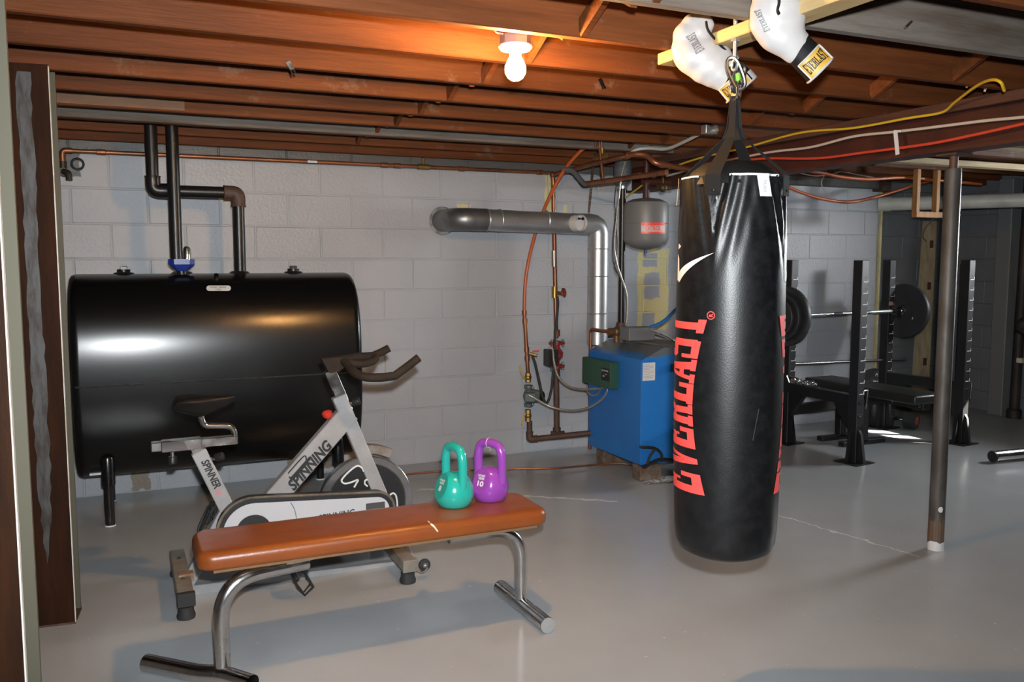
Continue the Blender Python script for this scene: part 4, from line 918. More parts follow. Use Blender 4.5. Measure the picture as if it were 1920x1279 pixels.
# ------------------------------------------------------------------ boxing gloves
def glove(label, dist, blobs, cuff_a, cuff_b, hw, text_up, seam, logo, group):
    k = dist/FPX
    def P(x, y, dd=0.0): return onD(x, y, dist+dd)
    t = thing('boxing_glove', label, 'boxing glove', P(*cuff_b), 'boxing gloves on the wooden bar')
    g = G()
    Rm = Matrix((RT, FW, UP)).transposed()
    for x, y, r, dd in blobs: g.sphere(P(x, y, dd), (r*k, r*k*.78, r*k), 20, Rm)
    shell = remesh(g, .0045, 'glove_shell', GLOVE_W, t, 34)
    A, B = P(*cuff_a), P(*cuff_b); ax = (B-A).normalized(); L = (B-A).length; wv = ax.cross(FW).normalized(); dv = wv.cross(ax).normalized()
    if wv.dot(RT) < 0: wv = -wv
    if dv.dot(FW) > 0: dv = -dv                                      # dv: towards the camera
    W_, T_ = hw*k, hw*k*.72
    def C(a, s_, lift=0.0, sc=1.0): return A+ax*(L*s_)+wv*((W_*sc+lift)*math.sin(a))+dv*((T_*sc+lift)*math.cos(a))
    def ell(name, m, s0, s1, lift, par, a0=0, a1=2*math.pi, sc0=1.0, sc1=1.0, n=36): return G().grid(lambda u, v: C(a0+(a1-a0)*u, s0+(s1-s0)*v, lift, sc0+(sc1-sc0)*v), n, 4).build(name, m, par)
    cuff = ell('cuff', mat('black_cuff', (.004, .004, .0045), .65, spec=.25), -.12, .97, 0, t, sc0=.96, sc1=1.02)
    G().add([C(2*math.pi*i/36, .95, -.002) for i in range(36)], [tuple(range(36))]).build('cuff_lining', MATS['black_cuff'], cuff)
    G().tube([C(2*math.pi*i/36, .97, .001, 1.02) for i in range(36)], .0032, 8, closed=True).build('cuff_piping', GLOVE_W, cuff)
    ell('wrist_band', GLOVE_W, -.16, .0, .0015, t, sc0=1.0, sc1=.97)
    # gold wrist strap label with piping and lettering
    a0, a1 = (-1.25, .45) if text_up == 0 else (-1.0, .85)
    patch = ell('wrist_label', GOLD, .42, .94, .004, t, a0, a1, 1.0, 1.02, 14)
    pts = [C(a0+(a1-a0)*i/14, .40, .0045) for i in range(15)]+[C(a1, .40+.55*i/5, .0045, 1.02) for i in range(1, 6)]+[C(a1-(a1-a0)*i/14, .96, .0045, 1.02) for i in range(1, 15)]+[C(a0, .96-.55*i/5, .0045, 1.01) for i in range(1, 5)]
    G().tube(pts, .0024, 7, closed=True).build('label_piping', GLOVE_W, patch)
    vs, fs = slab_word('EVERLAST', 4)
    G().add([C(a0+.18+(a1-a0-.36)*x, .66-bow(x, y, .72)*.38, .0055, 1.01) for x, y in vs], fs).build('label_lettering', INK, patch)
    if text_up == 0: ell('white_strap_end', GLOVE_W, .60, .96, .004, t, .62, 1.7, 1.0, 1.02, 10)
    # black seam along the thumb
    G().tube(smooth_path([P(x, y, dd) for x, y, dd in seam]), .0038, 8).build('thumb_seam', MATS['black_cuff'], t)
    # grey printed word on the back of the hand
    from mathutils.bvhtree import BVHTree
    bv = BVHTree.FromPolygons([shell.data.vertices[i].co+t.location for i in range(len(shell.data.vertices))], [tuple(p.vertices) for p in shell.data.polygons])
    (lx, ly), (ux, uy), (vx, vy) = logo
    vs, fs = slab_word('EVERLAST', 3); out = []
    for x, y in vs:
        X_ = lx+ux*x+vx*(bow(x, y, .75)+.5); Y_ = ly+uy*x+vy*(bow(x, y, .75)+.5); r = ray(X_, Y_).normalized()
        h = bv.ray_cast(C0, r)[0]; out.append((h if h is not None else P(X_, Y_))-r*.0012)
    G().add(out, fs).build('grey_lettering', GREY_PRINT, shell)
    return t
glove('white boxing glove on the end of the wooden bar, its cuff behind the carabiner', 2.80,
      [(1301, 50, 25, .0), (1288, 68, 27, 0), (1283, 92, 25, 0), (1302, 78, 33, .01), (1300, 104, 36, 0), (1318, 106, 38, 0), (1335, 121, 36, 0), (1349, 134, 33, 0), (1359, 142, 30, 0),
       (1306, 114, 31, 0), (1322, 125, 32, 0), (1338, 134, 30, 0), (1292, 102, 31, 0), (1318, 42, 18, -.01), (1328, 47, 13, -.015), (1312, 60, 22, -.01), (1345, 112, 30, 0)],
      (1360, 132), (1391, 169), 33, 0, [(1324, 40, -.045), (1327, 55, -.05), (1338, 70, -.045), (1352, 86, -.035), (1369, 103, -.02)], ((1322, 92), (-20, -33), (-17, 10)), 'boxing gloves')
glove('white boxing glove hung midway along the wooden bar, gold wrist label facing out', 2.46,
      [(1441, 22, 35, 0), (1436, 42, 31, 0), (1458, 60, 38, 0), (1470, 36, 40, 0), (1476, 6, 37, 0), (1482, 78, 33, 0), (1490, 94, 26, 0), (1448, -12, 38, 0), (1480, -24, 32, 0), (1462, 14, 42, -.01), (1470, 66, 38, 0), (1446, 52, 34, 0), (1488, 84, 30, 0)],
      (1494, 88), (1539, 133), 29, 1, [(1459, -14, -.085), (1461, 4, -.088), (1458, 18, -.086), (1461, 26, -.082)], ((1445, 56), (-20, -40), (-12, 5)), 'boxing gloves')

# ------------------------------------------------------------------ orange padded bench
PZ = .445
t = thing('weight_bench', 'flat exercise bench with orange vinyl pad on bent chrome legs', 'bench', (.84, 3.03, 0))
def pad_fn(x0, x1, y0, y1, z0, z1, rc, re):
    """rounded-corner cushion: rounded outline, soft top and bottom edges"""
    g = G(); nC = 8; outl = []
    for (cx, cy, a) in ((x1-rc, y1-rc, 0), (x0+rc, y1-rc, 90), (x0+rc, y0+rc, 180), (x1-rc, y0+rc, 270)):
        for i in range(nC+1):
            th = math.radians(a+90*i/nC); outl.append((cx, cy, math.cos(th), math.sin(th)))
    lev = []
    for i in range(7): th = math.pi/2*i/6; lev.append((re*(1-math.sin(th)), z0+.35*re*(1-math.cos(th))))
    lev = [(re*.5, z0), (re*.1, z0+.006), (0, z0+.014), (0, z1-re)]
    for i in range(1, 7): th = math.pi/2*i/6; lev.append((re*(1-math.cos(th)), z1-re+re*math.sin(th)))
    lev.append((rc*.92, z1+.002))
    n = len(outl); vs = []
    for ins, z in lev:
        for cx, cy, c, s_ in outl: vs.append(V((cx+(rc-ins)*c, cy+(rc-ins)*s_, z)))
    fs = [tuple(range(n))]
    for i in range(len(lev)-1):
        for j in range(n): fs.append((i*n+j, i*n+(j+1) % n, (i+1)*n+(j+1) % n, (i+1)*n+j))
    fs.append(tuple((len(lev)-1)*n+j for j in range(n)))
    return g.add(vs, fs)
pad = pad_fn(.195, 1.472, 2.885, 3.185, PZ-.062, PZ, .055, .028).build('pad', LEATHER, t, smooth=50)
G().box((.835, 3.035, PZ-.068), (1.18, .255, .012)).build('pad_board', mat('plywood_edge', (.17, .09, .035), .7), t)
def tear(pts, wdt):
    n = len(pts); L = []; R_ = []
    for i, (x, y) in enumerate(pts):
        k = wdt*(1 if 0 < i < n-1 else .3); L.append(onZ(x-k, y, PZ+.0015)); R_.append(onZ(x+k, y+1, PZ+.0015))
    return G().add(L+R_, [(i, i+1, n+i+1, n+i) for i in range(n-1)]).build('torn_patch', mat('torn_backing', (.62, .54, .40), .8), pad, smooth=0)
tear([(797, 972), (803, 977), (807, 982)], 2.6)
p = [onY(x, y, 2.8835) for x, y in ((808, 981), (813, 984), (819, 992), (822, 996), (820, 998), (814, 990), (807, 984))]
G().add(p, [tuple(range(len(p)))]).build('torn_patch', MATS['torn_backing'], pad, smooth=0)
# right leg: from under the pad, bend, down to a foot bar along Y
LR = .0235
yl = 3.01
xl = 1.405
zpad = PZ-.076-LR
G().tube(fillet([(1.10, yl, zpad), (xl, yl, zpad), (xl, yl, .045)], .13, 12), LR, 22).build('leg', CHROME, t)
ft = G().tube([(1.402, 3.205, .032), (1.412, 2.79, .032)], .030, 24, cap=False).build('foot_bar', CHROME, t)
G().lathe([(0, 0), (.029, 0), (.0295, .004), (0, .006)], (1.412, 2.79, .032), (0, -1, 0), 24).build('end_cap', mat('clear_cap', (.45, .45, .45), .25, .5), ft)
G().lathe([(0, 0), (.029, 0), (.0295, .004), (0, .006)], (1.402, 3.205, .032), (0, 1, 0), 24).build('end_cap', BLACK_PLASTIC, ft)
G().bar((1.02, yl, PZ-.080), (1.18, yl, PZ-.080), .06, .010).build('mount_plate', CHROME, t)
# left leg
xl0 = .262; yl0 = 2.905
G().tube(fillet([(.56, yl0+.06, zpad), (xl0, yl0, zpad), (xl0, yl0-.01, .045)], .14, 12), LR+.003, 22).build('leg', CHROME, t)
e0 = onZ(274, 1243, .03); ft = G().tube(fillet([e0, V((.19, 2.925, .032)), V((.262, 2.885, .032)), V((.34, 2.78, .032))], .05), .030, 24, cap=False).build('foot_bar', CHROME, t)
G().lathe([(0, 0), (.029, 0)], e0, V((.19, 2.925, .032))-e0, 24).build('end_cap', BLACK_PLASTIC, ft)
G().bar((.48, yl0+.05, PZ-.080), (.66, yl0+.07, PZ-.080), .06, .010).build('mount_plate', CHROME, t)

# ------------------------------------------------------------------ kettlebells
def kettlebell(label, px, py, rb, ht, m, md, num, yaw_h, face_a):
    c = onZ(px, py, PZ+.002); t = thing('kettlebell', label, 'kettlebell', c, 'kettlebells on the orange bench')
    prof = [(0, 0), (rb*.72, 0), (rb*.80, .004), (rb*.93, .022), (rb*.99, .040), (rb, .052), (rb*.97, .070), (rb*.87, .093), (rb*.70, .113), (rb*.45, .127), (rb*.2, .132), (0, .133)]
    vs = []; NB = 40
    fa = -(RT*math.sin(face_a))-FW*math.cos(face_a); up = UP
    nrm = (fa+UP*.40).normalized(); pc = c+UP*.060
    def flat(p):                                   # flatten the label face
        d = (p-pc).dot(nrm)-rb*.80
        return p-nrm*d*.85 if d > 0 else p
    nrm2 = (V((fa.y*-1*.9, fa.x*.9, 0))*-1+fa*.25+UP*-.15).normalized()
    g = G(); g.lathe(prof, c, n=NB); g.v = [flat(p) for p in g.v]
    body = g.build('bell_body', m, t, smooth=50)
    hd = RT*math.cos(face_a)-FW*math.sin(face_a); hw = .055
    pts = [c+hd*(-hw*1.06)+UP*.075, c+hd*(-hw*1.10)+UP*.150, c+hd*(-hw*1.05)+UP*(ht-.055), c+hd*(-hw*.80)+UP*(ht-.025), c+hd*(-hw*.25)+UP*(ht-.0155), c+hd*(hw*.25)+UP*(ht-.0155), c+hd*(hw*.80)+UP*(ht-.025), c+hd*(hw*1.05)+UP*(ht-.055), c+hd*(hw*1.10)+UP*.150, c+hd*(hw*1.06)+UP*.075]
    G().tube(smooth_path(pts, 5), .0175, 18, flat=hd.cross(UP)).build('handle', m, t, smooth=60)
    # matt label face
    sx = UP.cross(nrm).normalized(); sy = nrm.cross(sx).normalized(); o = pc+nrm*(rb*.80+rb*.035)
    R0 = rb*.58
    fo = G().add([o+sx*R0*.85*math.cos(2*math.pi*i/40)+sy*R0*1.15*math.sin(2*math.pi*i/40) for i in range(40)], [tuple(range(40))]).build('label_face', md, t, smooth=0)
    g = G(); o2 = o+nrm*.0012
    text_on(g, num, o2-sx*(.013 if len(num) > 1 else .009)-sy*.018, sx, sy, .020, .030 if len(num) > 1 else .016, bold=.05); nb = g.build('weight_number', WHITE, fo, smooth=0)
    g = G(); text_on(g, 'FITNESS', o2-sx*.019+sy*.019, sx, sy, .008, .036, bold=.03, shear=.3); text_on(g, 'GEAR', o2-sx*.014+sy*.008, sx, sy, .009, .030, bold=.04); g.build('face_print', WHITE, fo, smooth=0)
    return t, c, hd, hw
kettlebell('teal kettlebell marked 8 standing on the orange bench', 852, 947, .077, .245, TEAL, TEAL_D, '8', 0, math.radians(54))
tk, c, hd, hw = kettlebell('purple kettlebell marked 10 standing on the orange bench', 919, 936, .0745, .243, PURPLE, PURPLE_D, '10', 0, math.radians(38))
p = c+hd*(-hw*.1)+UP*(.243-.0155)
G().torus(p, hd, .019, .0009, 20, 5).build('white_zip_tie', WHITE, tk)
G().tube([p+V((0, -.012, -.018)), p+V((.0, -.016, -.03))], .0012, 5).build('tie_tail', WHITE, tk)

# ------------------------------------------------------------------ spin bike
YB = 3.75
def B(x, y, dy=0.0): return onY(x, y, YB+dy)
YA = V((0, 1, 0))
t = thing('spin_bike', 'silver and black indoor spin bike with a chrome flywheel behind the bench', 'exercise bike', (.65, YB, 0))
# frame
st_ = G().bar(B(372, 846), B(430, 962), .045, .062, up=V((1, 0, .3)), b=.003).build('seat_tube', SILVER, t)
G().bar(B(427, 950), B(347, 1102), .040, .052, up=V((1, 0, -.3)), b=.003).build('rear_strut', SILVER, t)
G().bar(B(420, 950), B(540, 934), .040, .036, b=.003).build('lower_tube', SILVER, t)
db = G().bar(B(500, 950), B(655, 772), .050, .092, up=V((-1, 0, 1)), b=.004).build('main_tube', SILVER, t)
hb = G().bar(B(634, 742), B(775, 1076), .048, .062, up=V((1, 0, .3)), b=.004).build('front_fork', SILVER, t)
G().bar(B(355, 1106), B(768, 1056), .042, .044, b=.003).build('base_rail', SILVER, t)
G().bar(B(460, 1050), B(474, 1095), .036, .040, up=V((1, 0, 0))).build('rail_strut', SILVER, t)
# lettering on the frame
def along(p0, p1, off):
    d = (p1-p0).normalized(); n = V((0, -1, 0)); return d, n
d = (B(655, 772)-B(500, 950)).normalized(); nu = V((-d.z, 0, d.x)); 
if nu.z < 0: nu = -nu
a = onY(551, 921, YB-.0255); g = G(); text_on(g, 'SPINNING', a, d, nu, .046, (onY(626, 838, YB-.026)-onY(549, 921, YB-.026)).length, bold=.06, shear=.25); g.build('black_lettering', INK, db, smooth=0)
d2 = (B(430, 962)-B(372, 846)).normalized(); n2 = V((-d2.z, 0, d2.x))
if n2.x < 0: n2 = -n2
a = onY(377, 866, YB-.0232)
g = G(); text_on(g, 'SPINNER', a, d2, n2, .030, (onY(403, 918, YB-.023)-onY(377, 866, YB-.023)).length, bold=.055, shear=.15); g.build('black_lettering', INK, st_, smooth=0)
a = onY(404, 922, YB-.0232); g = G(); text_on(g, 'NXT', a, d2, n2, .018, .022, bold=.02); g.build('red_lettering', RED_PRINT, st_, smooth=0)
d3 = (B(775, 1076)-B(634, 742)).normalized()
# seat group
G().bar(B(366, 832), B(377, 856), .036, .050, up=V((1, 0, .3))).build('seat_post', CHROME, t)
sl = G().bar(B(302, 837), B(378, 830), .052, .046, b=.003).build('slider_sleeve', CHROME, t)
G().bar(B(283, 838), B(443, 824), .042, .036, b=.002).build('seat_slider', CHROME, t)
G().tube(fillet([B(441, 832), B(439, 799), B(382, 798), B(377, 782)], .035, 8), .0125, 14).build('saddle_post', CHROME, t)
g = G(); secs = [(323, 760, .045, .012), (330, 752, .080, .030), (350, 750, .085, .040), (375, 752, .060, .044), (400, 750, .035, .034), (425, 747, .024, .022), (440, 743, .016, .014)]
n = 20; vs = []
for x, y, hw_, hh_ in secs:
    c = B(x, y)
    for j in range(n):
        th = 2*math.pi*j/n; zz_ = math.sin(th); vs.append(c+V((0, hw_*math.cos(th)*(1 if zz_ > -.2 else .75), hh_*zz_*(.6 if zz_ > 0 else 1.5))))
fs = [tuple(range(n)), tuple((len(secs)-1)*n+j for j in range(n))]
for i in range(len(secs)-1):
    for j in range(n): fs.append((i*n+j, i*n+(j+1) % n, (i+1)*n+(j+1) % n, (i+1)*n+j))
g.add(vs, fs).build('saddle', mat('black_saddle', (.006, .005, .005), .5, spec=.35), t, smooth=60)
def knob(p, d, r, L, stem=.03):
    d = V(d).normalized(); k = G(); k.lathe([(0, stem), (r*.85, stem), (r, stem+.004), (r, stem+L-.004), (r*.8, stem+L), (0, stem+L)], p, d, 14); ko = k.build('adjust_knob', BLACK_PLASTIC, t)
    G().cyl(p, V(p)+d*(stem+.002), r*.45, 10).build('knob_stem', CHROME, ko)
knob(B(323, 846), (0, 0, -1), .018, .032, .022); knob(B(393, 862), (.9, -.35, .25), .018, .034, .026); knob(B(650, 758), (.9, -.35, .25), .018, .034, .026)
# handlebar
G().bar(B(617, 694), B(650, 770), .040, .050, up=V((1, 0, .3)), b=.002).build('handlebar_post', CHROME, t)
G().prism([B(603, 673, -.03), B(648, 669, -.03), B(652, 684, -.03), B(636, 697, -.03), B(618, 700, -.03)], (0, .06, 0)).build('handlebar_mount', GRIP, t)
HR = .0185
near = smooth_path([B(640, 674, 0), B(652, 684, -.06), B(664, 698, -.13), B(684, 707, -.19), B(712, 708, -.21), B(740, 705, -.215)], 6)+[B(762, 689, -.215), B(785, 671, -.215)]
G().tube(near, HR, 14).build('handlebar', GRIP, t)
far = smooth_path([B(640, 674, 0), B(655, 672, .06), B(672, 669, .13), B(690, 668, .19), B(700, 667, .21)], 6)+[B(716, 660, .215), B(729, 653, .215)]
G().tube(far, HR, 14).build('handlebar', GRIP, t)
G().tube(smooth_path([B(648, 680, -.05), B(672, 683, -.02), B(694, 680, .03), B(704, 673, .06), B(702, 668, .08)], 5), HR*.9, 12).build('centre_loop', GRIP, t)
# resistance knob
G().lathe([(0, 0), (.012, 0), (.022, .012), (.024, .026), (.015, .034), (0, .036)], B(616, 784), (-.25, 0, 1), 16).build('resistance_knob', RED_PLASTIC, t)
G().tube([B(617, 786), B(632, 815)], .006, 10).build('brake_rod', CHROME, t)
G().bar(B(618, 792), B(642, 784), .03, .007).build('brake_bracket', SILVER, t)
# flywheel
FC = B(686, 942); FRD = .214
fw = G().lathe([(.012, -.017), (FRD*.835, -.017), (FRD*.835, -.014), (FRD*.85, -.020), (FRD-.004, -.020), (FRD, -.016), (FRD, .016), (FRD-.004, .020), (.012, .020)], FC, YA, 72).build('flywheel', mat('flywheel_steel', (.42, .42, .43), .26, .9, col2=(.33, .33, .33), ns=10), t, smooth=30)
G().lathe([(0, -.0185), (FRD*.83, -.0185)], FC, YA, 64).build('flywheel_disc', mat('black_disc', (.012, .012, .013), .4), fw)
SQ = ([(682, 884), (679, 878), (672, 873.6), (665, 876), (655, 884), (645, 894), (640.5, 902), (647, 907), (660, 904), (671, 900), (668, 907), (664, 914)],
      [(689, 912), (684, 907), (685, 901), (690, 899)], [(724, 952), (728, 937), (732, 928), (737, 925), (742, 929), (744.5, 941), (745, 952)],
      [(650, 975), (642, 962), (634, 958), (628, 966), (630, 982)], [(735, 985), (728, 1000), (715, 1010), (706, 1003), (714, 990)])
for q in SQ: G().tube(smooth_path([onY(x, y, FC.y-.0205) for x, y in q], 6), .0042, 6).build('white_squiggle', WHITE, fw)
G().cyl(FC-YA*.05, FC+YA*.05, .022, 16).build('axle', CHROME, t)
for q in (35, 145, 250): 
    p = FC+V((math.cos(math.radians(q))*FRD*.78, -.018, math.sin(math.radians(q))*FRD*.78)); G().lathe([(0, -.004), (.004, 0)], p, YA, 8).build('disc_rivet', CHROME, fw)
# rear guard over the flywheel
G().lathe([(FRD+.012, -.018), (FRD+.05, -.018), (FRD+.05, .03), (FRD+.012, .03), (FRD+.012, -.018)], FC, YA, 14, a0=math.radians(62), a1=math.radians(100)).build('brake_guard', mat('grey_guard', (.20, .18, .16), .5, col2=(.12, .09, .07), ns=15), t)
# chain guard (a rounded pill that narrows to the front)
def pill(c0, r0, c1, r1, n=22):
    d = c1-c0; L = d.length; ph = math.atan2(d.z, d.x); al = math.acos((r0-r1)/L); out = []
    for i in range(n+1): a_ = ph+al+(2*math.pi-2*al)*i/n; out.append(c0+V((math.cos(a_)*r0, 0, math.sin(a_)*r0)))
    for i in range(n+1): a_ = ph-al+2*al*i/n; out.append(c1+V((math.cos(a_)*r1, 0, math.sin(a_)*r1)))
    return out
kp = YB/FPX*1.02
DY = -.125
c0, c1 = B(476, 998, DY), B(706, 957, DY)
cg = G().prism(pill(c0, .146, c1, .080), (0, .055, 0)).build('chain_guard', mat('guard_black', (.014, .014, .015), .42), t, smooth=25)
G().add([p+V((0, -.0015, 0)) for p in pill(c0, .123, c1+V((-.002, 0, 0)), .060)], [tuple(range(46))]).build('guard_face', mat('guard_white', (.44, .45, .48), .4), cg, smooth=0)
rim = pill(c0, .147, c1, .081); 
G().tube(rim[:]+[], .006, 8, closed=True).build('guard_rim', mat('dusty_rim', (.16, .12, .085), .7, col2=(.05, .045, .04), ns=10), cg)
G().lathe([(0, -.006), (.070, -.006), (.072, -.003), (.072, 0)], c0+V((.0, 0, .002)), YA, 36).build('crank_disc', MATS['guard_black'], cg)
w0, w1 = onY(664, 939, YB+DY-.003), onY(692, 946, YB+DY-.003)
G().box((c1.x-.005, c1.y-.002, c1.z+.022), (.085, .004, .028), b=.0015).build('guard_window', mat('grey_window', (.06, .06, .062), .35), cg)
g = G(); text_on(g, 'SPINNING', onY(596, 979, YB+DY-.004), (c1-c0).normalized(), UP, .030, .16, bold=.03, shear=.2); g.build('black_lettering', INK, cg, smooth=0)
G().tube(smooth_path([onY(545, 942, YB+DY-.003), onY(553, 958, YB+DY-.003), onY(558, 985, YB+DY-.003)]), .0012, 5).build('guard_joint', INK, cg)
# cranks and toe-cage pedals
def pedal(cn, tilt, k=1.25):
    po = G().box(cn, (.085, .085, .018), Matrix.Rotation(tilt, 3, 'Y'), b=.004).build('pedal', BLACK_PLASTIC, t)
    R_ = Matrix.Rotation(tilt, 3, 'Y')
    for dy in (-.03, .03): G().tube([cn+R_@V(q) for q in ((-.04*k, dy, .004), (.03*k, dy, .03*k), (.085*k, dy*.8, .035*k), (.10*k, dy*.5, .0), (.06*k, dy, -.012), (-.02, dy, -.010))], .0055, 7).build('toe_cage', BLACK_PLASTIC, po)
    G().tube([cn+R_@V(q) for q in ((.0, -.045, 0), (.005, -.04, .055), (.005, .04, .055), (0, .045, 0))], .006, 7).build('toe_strap', BLACK_PLASTIC, po)
k0 = c0+V((0, -.03, 0)); k1 = onY(545, 1052, YB-.20)
G().bar(k0, V((k1.x, k0.y, k1.z)), .018, .028, up=YA.cross(k1-k0)).build('crank_arm', CHROME, t)
pedal(onY(548, 1066, YB-.23), 1.2)
k2 = onY(405, 962, YB+.16); G().bar(c0+V((0, .26, 0)), V((k2.x, c0.y+.26, k2.z)), .018, .028, up=YA.cross(k2-c0)).build('crank_arm', CHROME, t)
pedal(onY(392, 962, YB+.20), 2.0)
G().bar(onY(480, 1060, YB-.10), onY(500, 1062, YB-.10), .05, .03).build('pedal_stop', BLACK_PLASTIC, t)
# bottle cage wires on the main tube
for k_ in (0, 1):
    q = [(543, 890), (548, 884), (572, 858), (577, 862), (575, 875), (552, 900), (545, 896)]
    G().tube(smooth_path([onY(x+k_*7-3, y-k_*6-2, YB-.03+.05*k_) for x, y in q], 4), .0028, 6).build('bottle_cage_wire', BLACK_PLASTIC, t)
G().bar(onY(546, 898, YB-.03), onY(582, 858, YB-.03), .006, .012).build('bottle_cage_spine', BLACK_PLASTIC, t)
# stabilisers
def stabiliser(x, z=.085, y0=3.475, y1=4.03):
    s0 = G().box((x, (y0+y1)/2, z), (.062, y1-y0, .048), b=.003).build('stabiliser', mat('grey_brown_bar', (.25, .225, .195), .5, .2, col2=(.18, .15, .12), ns=14), t)
    for y in (y0-.002, y1+.002):
        s1 = -1 if y < YB else 1
        G().lathe([(0, 0), (.034, 0), (.036, .012), (.030, .030), (.030, .048), (0, .048)], (x, y+.03*-s1, .0), n=18).build('rubber_foot', RUBBER, s0)
    G().box((x, y0-.004, z), (.068, .03, .054), b=.003).build('end_cap', RUBBER if x < .6 else MATS['grey_brown_bar'], s0)
    for y in (y0+.16, y1-.14): G().cyl((x, y, z+.023), (x, y, z+.030), .010, 8).build('bolt', CHROME, s0)
    G().box((x+.014, y0+.21, z+.018), (.06, .05, .03), b=.002).build('rust_weld', mat('rust_spot', (.20, .09, .04), .8, col2=(.25, .20, .16), ns=25), s0)
stabiliser(.188); stabiliser(1.092)
wc = onY(796, 1059, 3.50); cs = G().torus(wc, YA, .017, .0105, 24, 10).build('caster_wheel', RUBBER, t)
G().lathe([(0, -.010), (.012, -.010), (.014, 0), (.012, .010), (0, .010)], wc, YA, 16).build('caster_hub', CHROME, cs)
G().tube(smooth_path([V((1.112, 3.50, .075)), wc+V((-.022, -.013, -.026)), wc+V((.006, -.013, -.014)), wc+V((0, -.012, 0))], 5), .0045, 8).build('caster_arm', CHROME, t)

# ------------------------------------------------------------------ power rack
RP4 = {'fl': V((4.57, 4.36, 0)), 'rl': V((4.60, 5.06, 0)), 'rr': V((5.76, 5.20, 0)), 'fr': V((5.79, 4.50, 0))}
RH, RW = 1.39, .072
t = thing('power_rack', 'black steel half rack with numbered uprights in the far corner', 'power rack', (5.18, 4.78, 0))
ry = math.atan2(RP4['rr'].y-RP4['rl'].y, RP4['rr'].x-RP4['rl'].x)
RM = Matrix.Rotation(ry, 3, 'Z'); rx_, ry_ = RM@V((1, 0, 0)), RM@V((0, 1, 0))
WLINE = mat('white_laser_print', (.75, .75, .75), .5)
for kname, p in RP4.items():
    up = G().box(p+V((0, 0, RH/2+.003)), (RW, RW, RH-.006), RM, b=.003).build('upright', RACK, t)
    # splayed foot gusset and plate
    sgn = -1 if kname[0] == 'f' else 1
    G().prism([p+rx_*-.012+ry_*-.036+UP*.0, p+rx_*-.012+ry_*(-.036)+UP*.23, p+rx_*-.012+ry_*(-.055)+UP*.20, p+rx_*-.012+ry_*(-.085)+UP*.01], rx_*.024).build('foot_gusset', RACK, t)
    G().prism([p+rx_*-.036+ry_*-.012+UP*.0, p+rx_*-.036+ry_*(-.012)+UP*.23, p+rx_*-.055+ry_*(-.012)+UP*.20, p+rx_*-.085+ry_*(-.012)+UP*.01], ry_*.024).build('foot_gusset', RACK, t)
    G().box(p+V((0, 0, .004)), (.19, .19, .008), RM).build('foot_plate', RACK, t)
    # number ticks on the face that looks to the camera side, bolts
    for i in range(11):
        z = 1.245-i*.0765
        if z < .38: break
        for face in (0,):
            c = p+ry_*(-RW/2-.0008)+rx_*(RW*.10)+UP*z
            g = G(); g.box(c, (.050, .0012, .0045), RM); g.box(c+rx_*.021+UP*.009, (.005, .0012, .022), RM)
            g.build('number_tick', WLINE, up)
        if i < 3: G().cyl(p+ry_*(-RW/2+.001)+rx_*.012+UP*(z+.03), p+ry_*(-RW/2-.001)+rx_*.012+UP*(z+.03), .008, 10).build('pin_hole', INK, up)
    for z in (.425, .33, .20, .10):
        G().lathe([(0, .007), (.010, .006), (.0115, 0)], p+ry_*(-RW/2)+rx_*.0+UP*z, -ry_, 10).build('bolt', CHROME, up)
def rail(a, b, z, w=.06, h=.075): return G().bar(RP4[a]+UP*z, RP4[b]+UP*z, w, h, b=.003).build('rail', RACK, t)
rail('fl', 'rl', .43); rail('fr', 'rr', .43); rail('rl', 'rr', .25)
for a, b in (('fl', 'rl'), ('rl', 'fl'), ('fr', 'rr'), ('rr', 'fr')):
    d = (RP4[b]-RP4[a]).normalized(); q = RP4[a]+d*.036; s_ = rx_*.02
    G().prism([q+UP*.40-s_, q+d*.17+UP*.40-s_, q+UP*.20-s_], s_*2).build('corner_gusset', RACK, t)
# label on the rear upright
p = RP4['rr']+ry_*(-RW/2-.001)-rx_*.012; G().box(p+UP*1.035, (.05, .0015, .03), RM).build('maker_label', mat('red_white_label', (.55, .28, .24), .5), t)
# hooks
for k in ('rl', 'rr'):
    p = RP4[k]-ry_*(RW/2); G().prism([p+UP*.90-rx_*.02, p+UP*1.02-rx_*.02, p-ry_*.012+UP*1.02-rx_*.02, p-ry_*.012+UP*.945-rx_*.02, p-ry_*.062+UP*.945-rx_*.02, p-ry_*.062+UP*.985-rx_*.02, p-ry_*.075+UP*.985-rx_*.02, p-ry_*.075+UP*.92-rx_*.02], rx_*.04).build('bar_hook', RACK, t)
# L-shaped lock pins
for k, z in (('fl', .47), ('fr', .44)):
    p = RP4[k]+rx_*(RW/2)+UP*z-ry_*.02
    G().tube(fillet([p-rx_*.02+UP*.03, p+rx_*.06+UP*.03, p+rx_*.045-UP*.10], .015), .006, 8).build('lock_pin', CHROME, t)
# safety rods
G().tube([RP4['rl']+V((-.1, .03, .60)), RP4['rr']+V((.25, .02, .56))], .012, 10).build('safety_rod', MATS['dark_steel'], t)

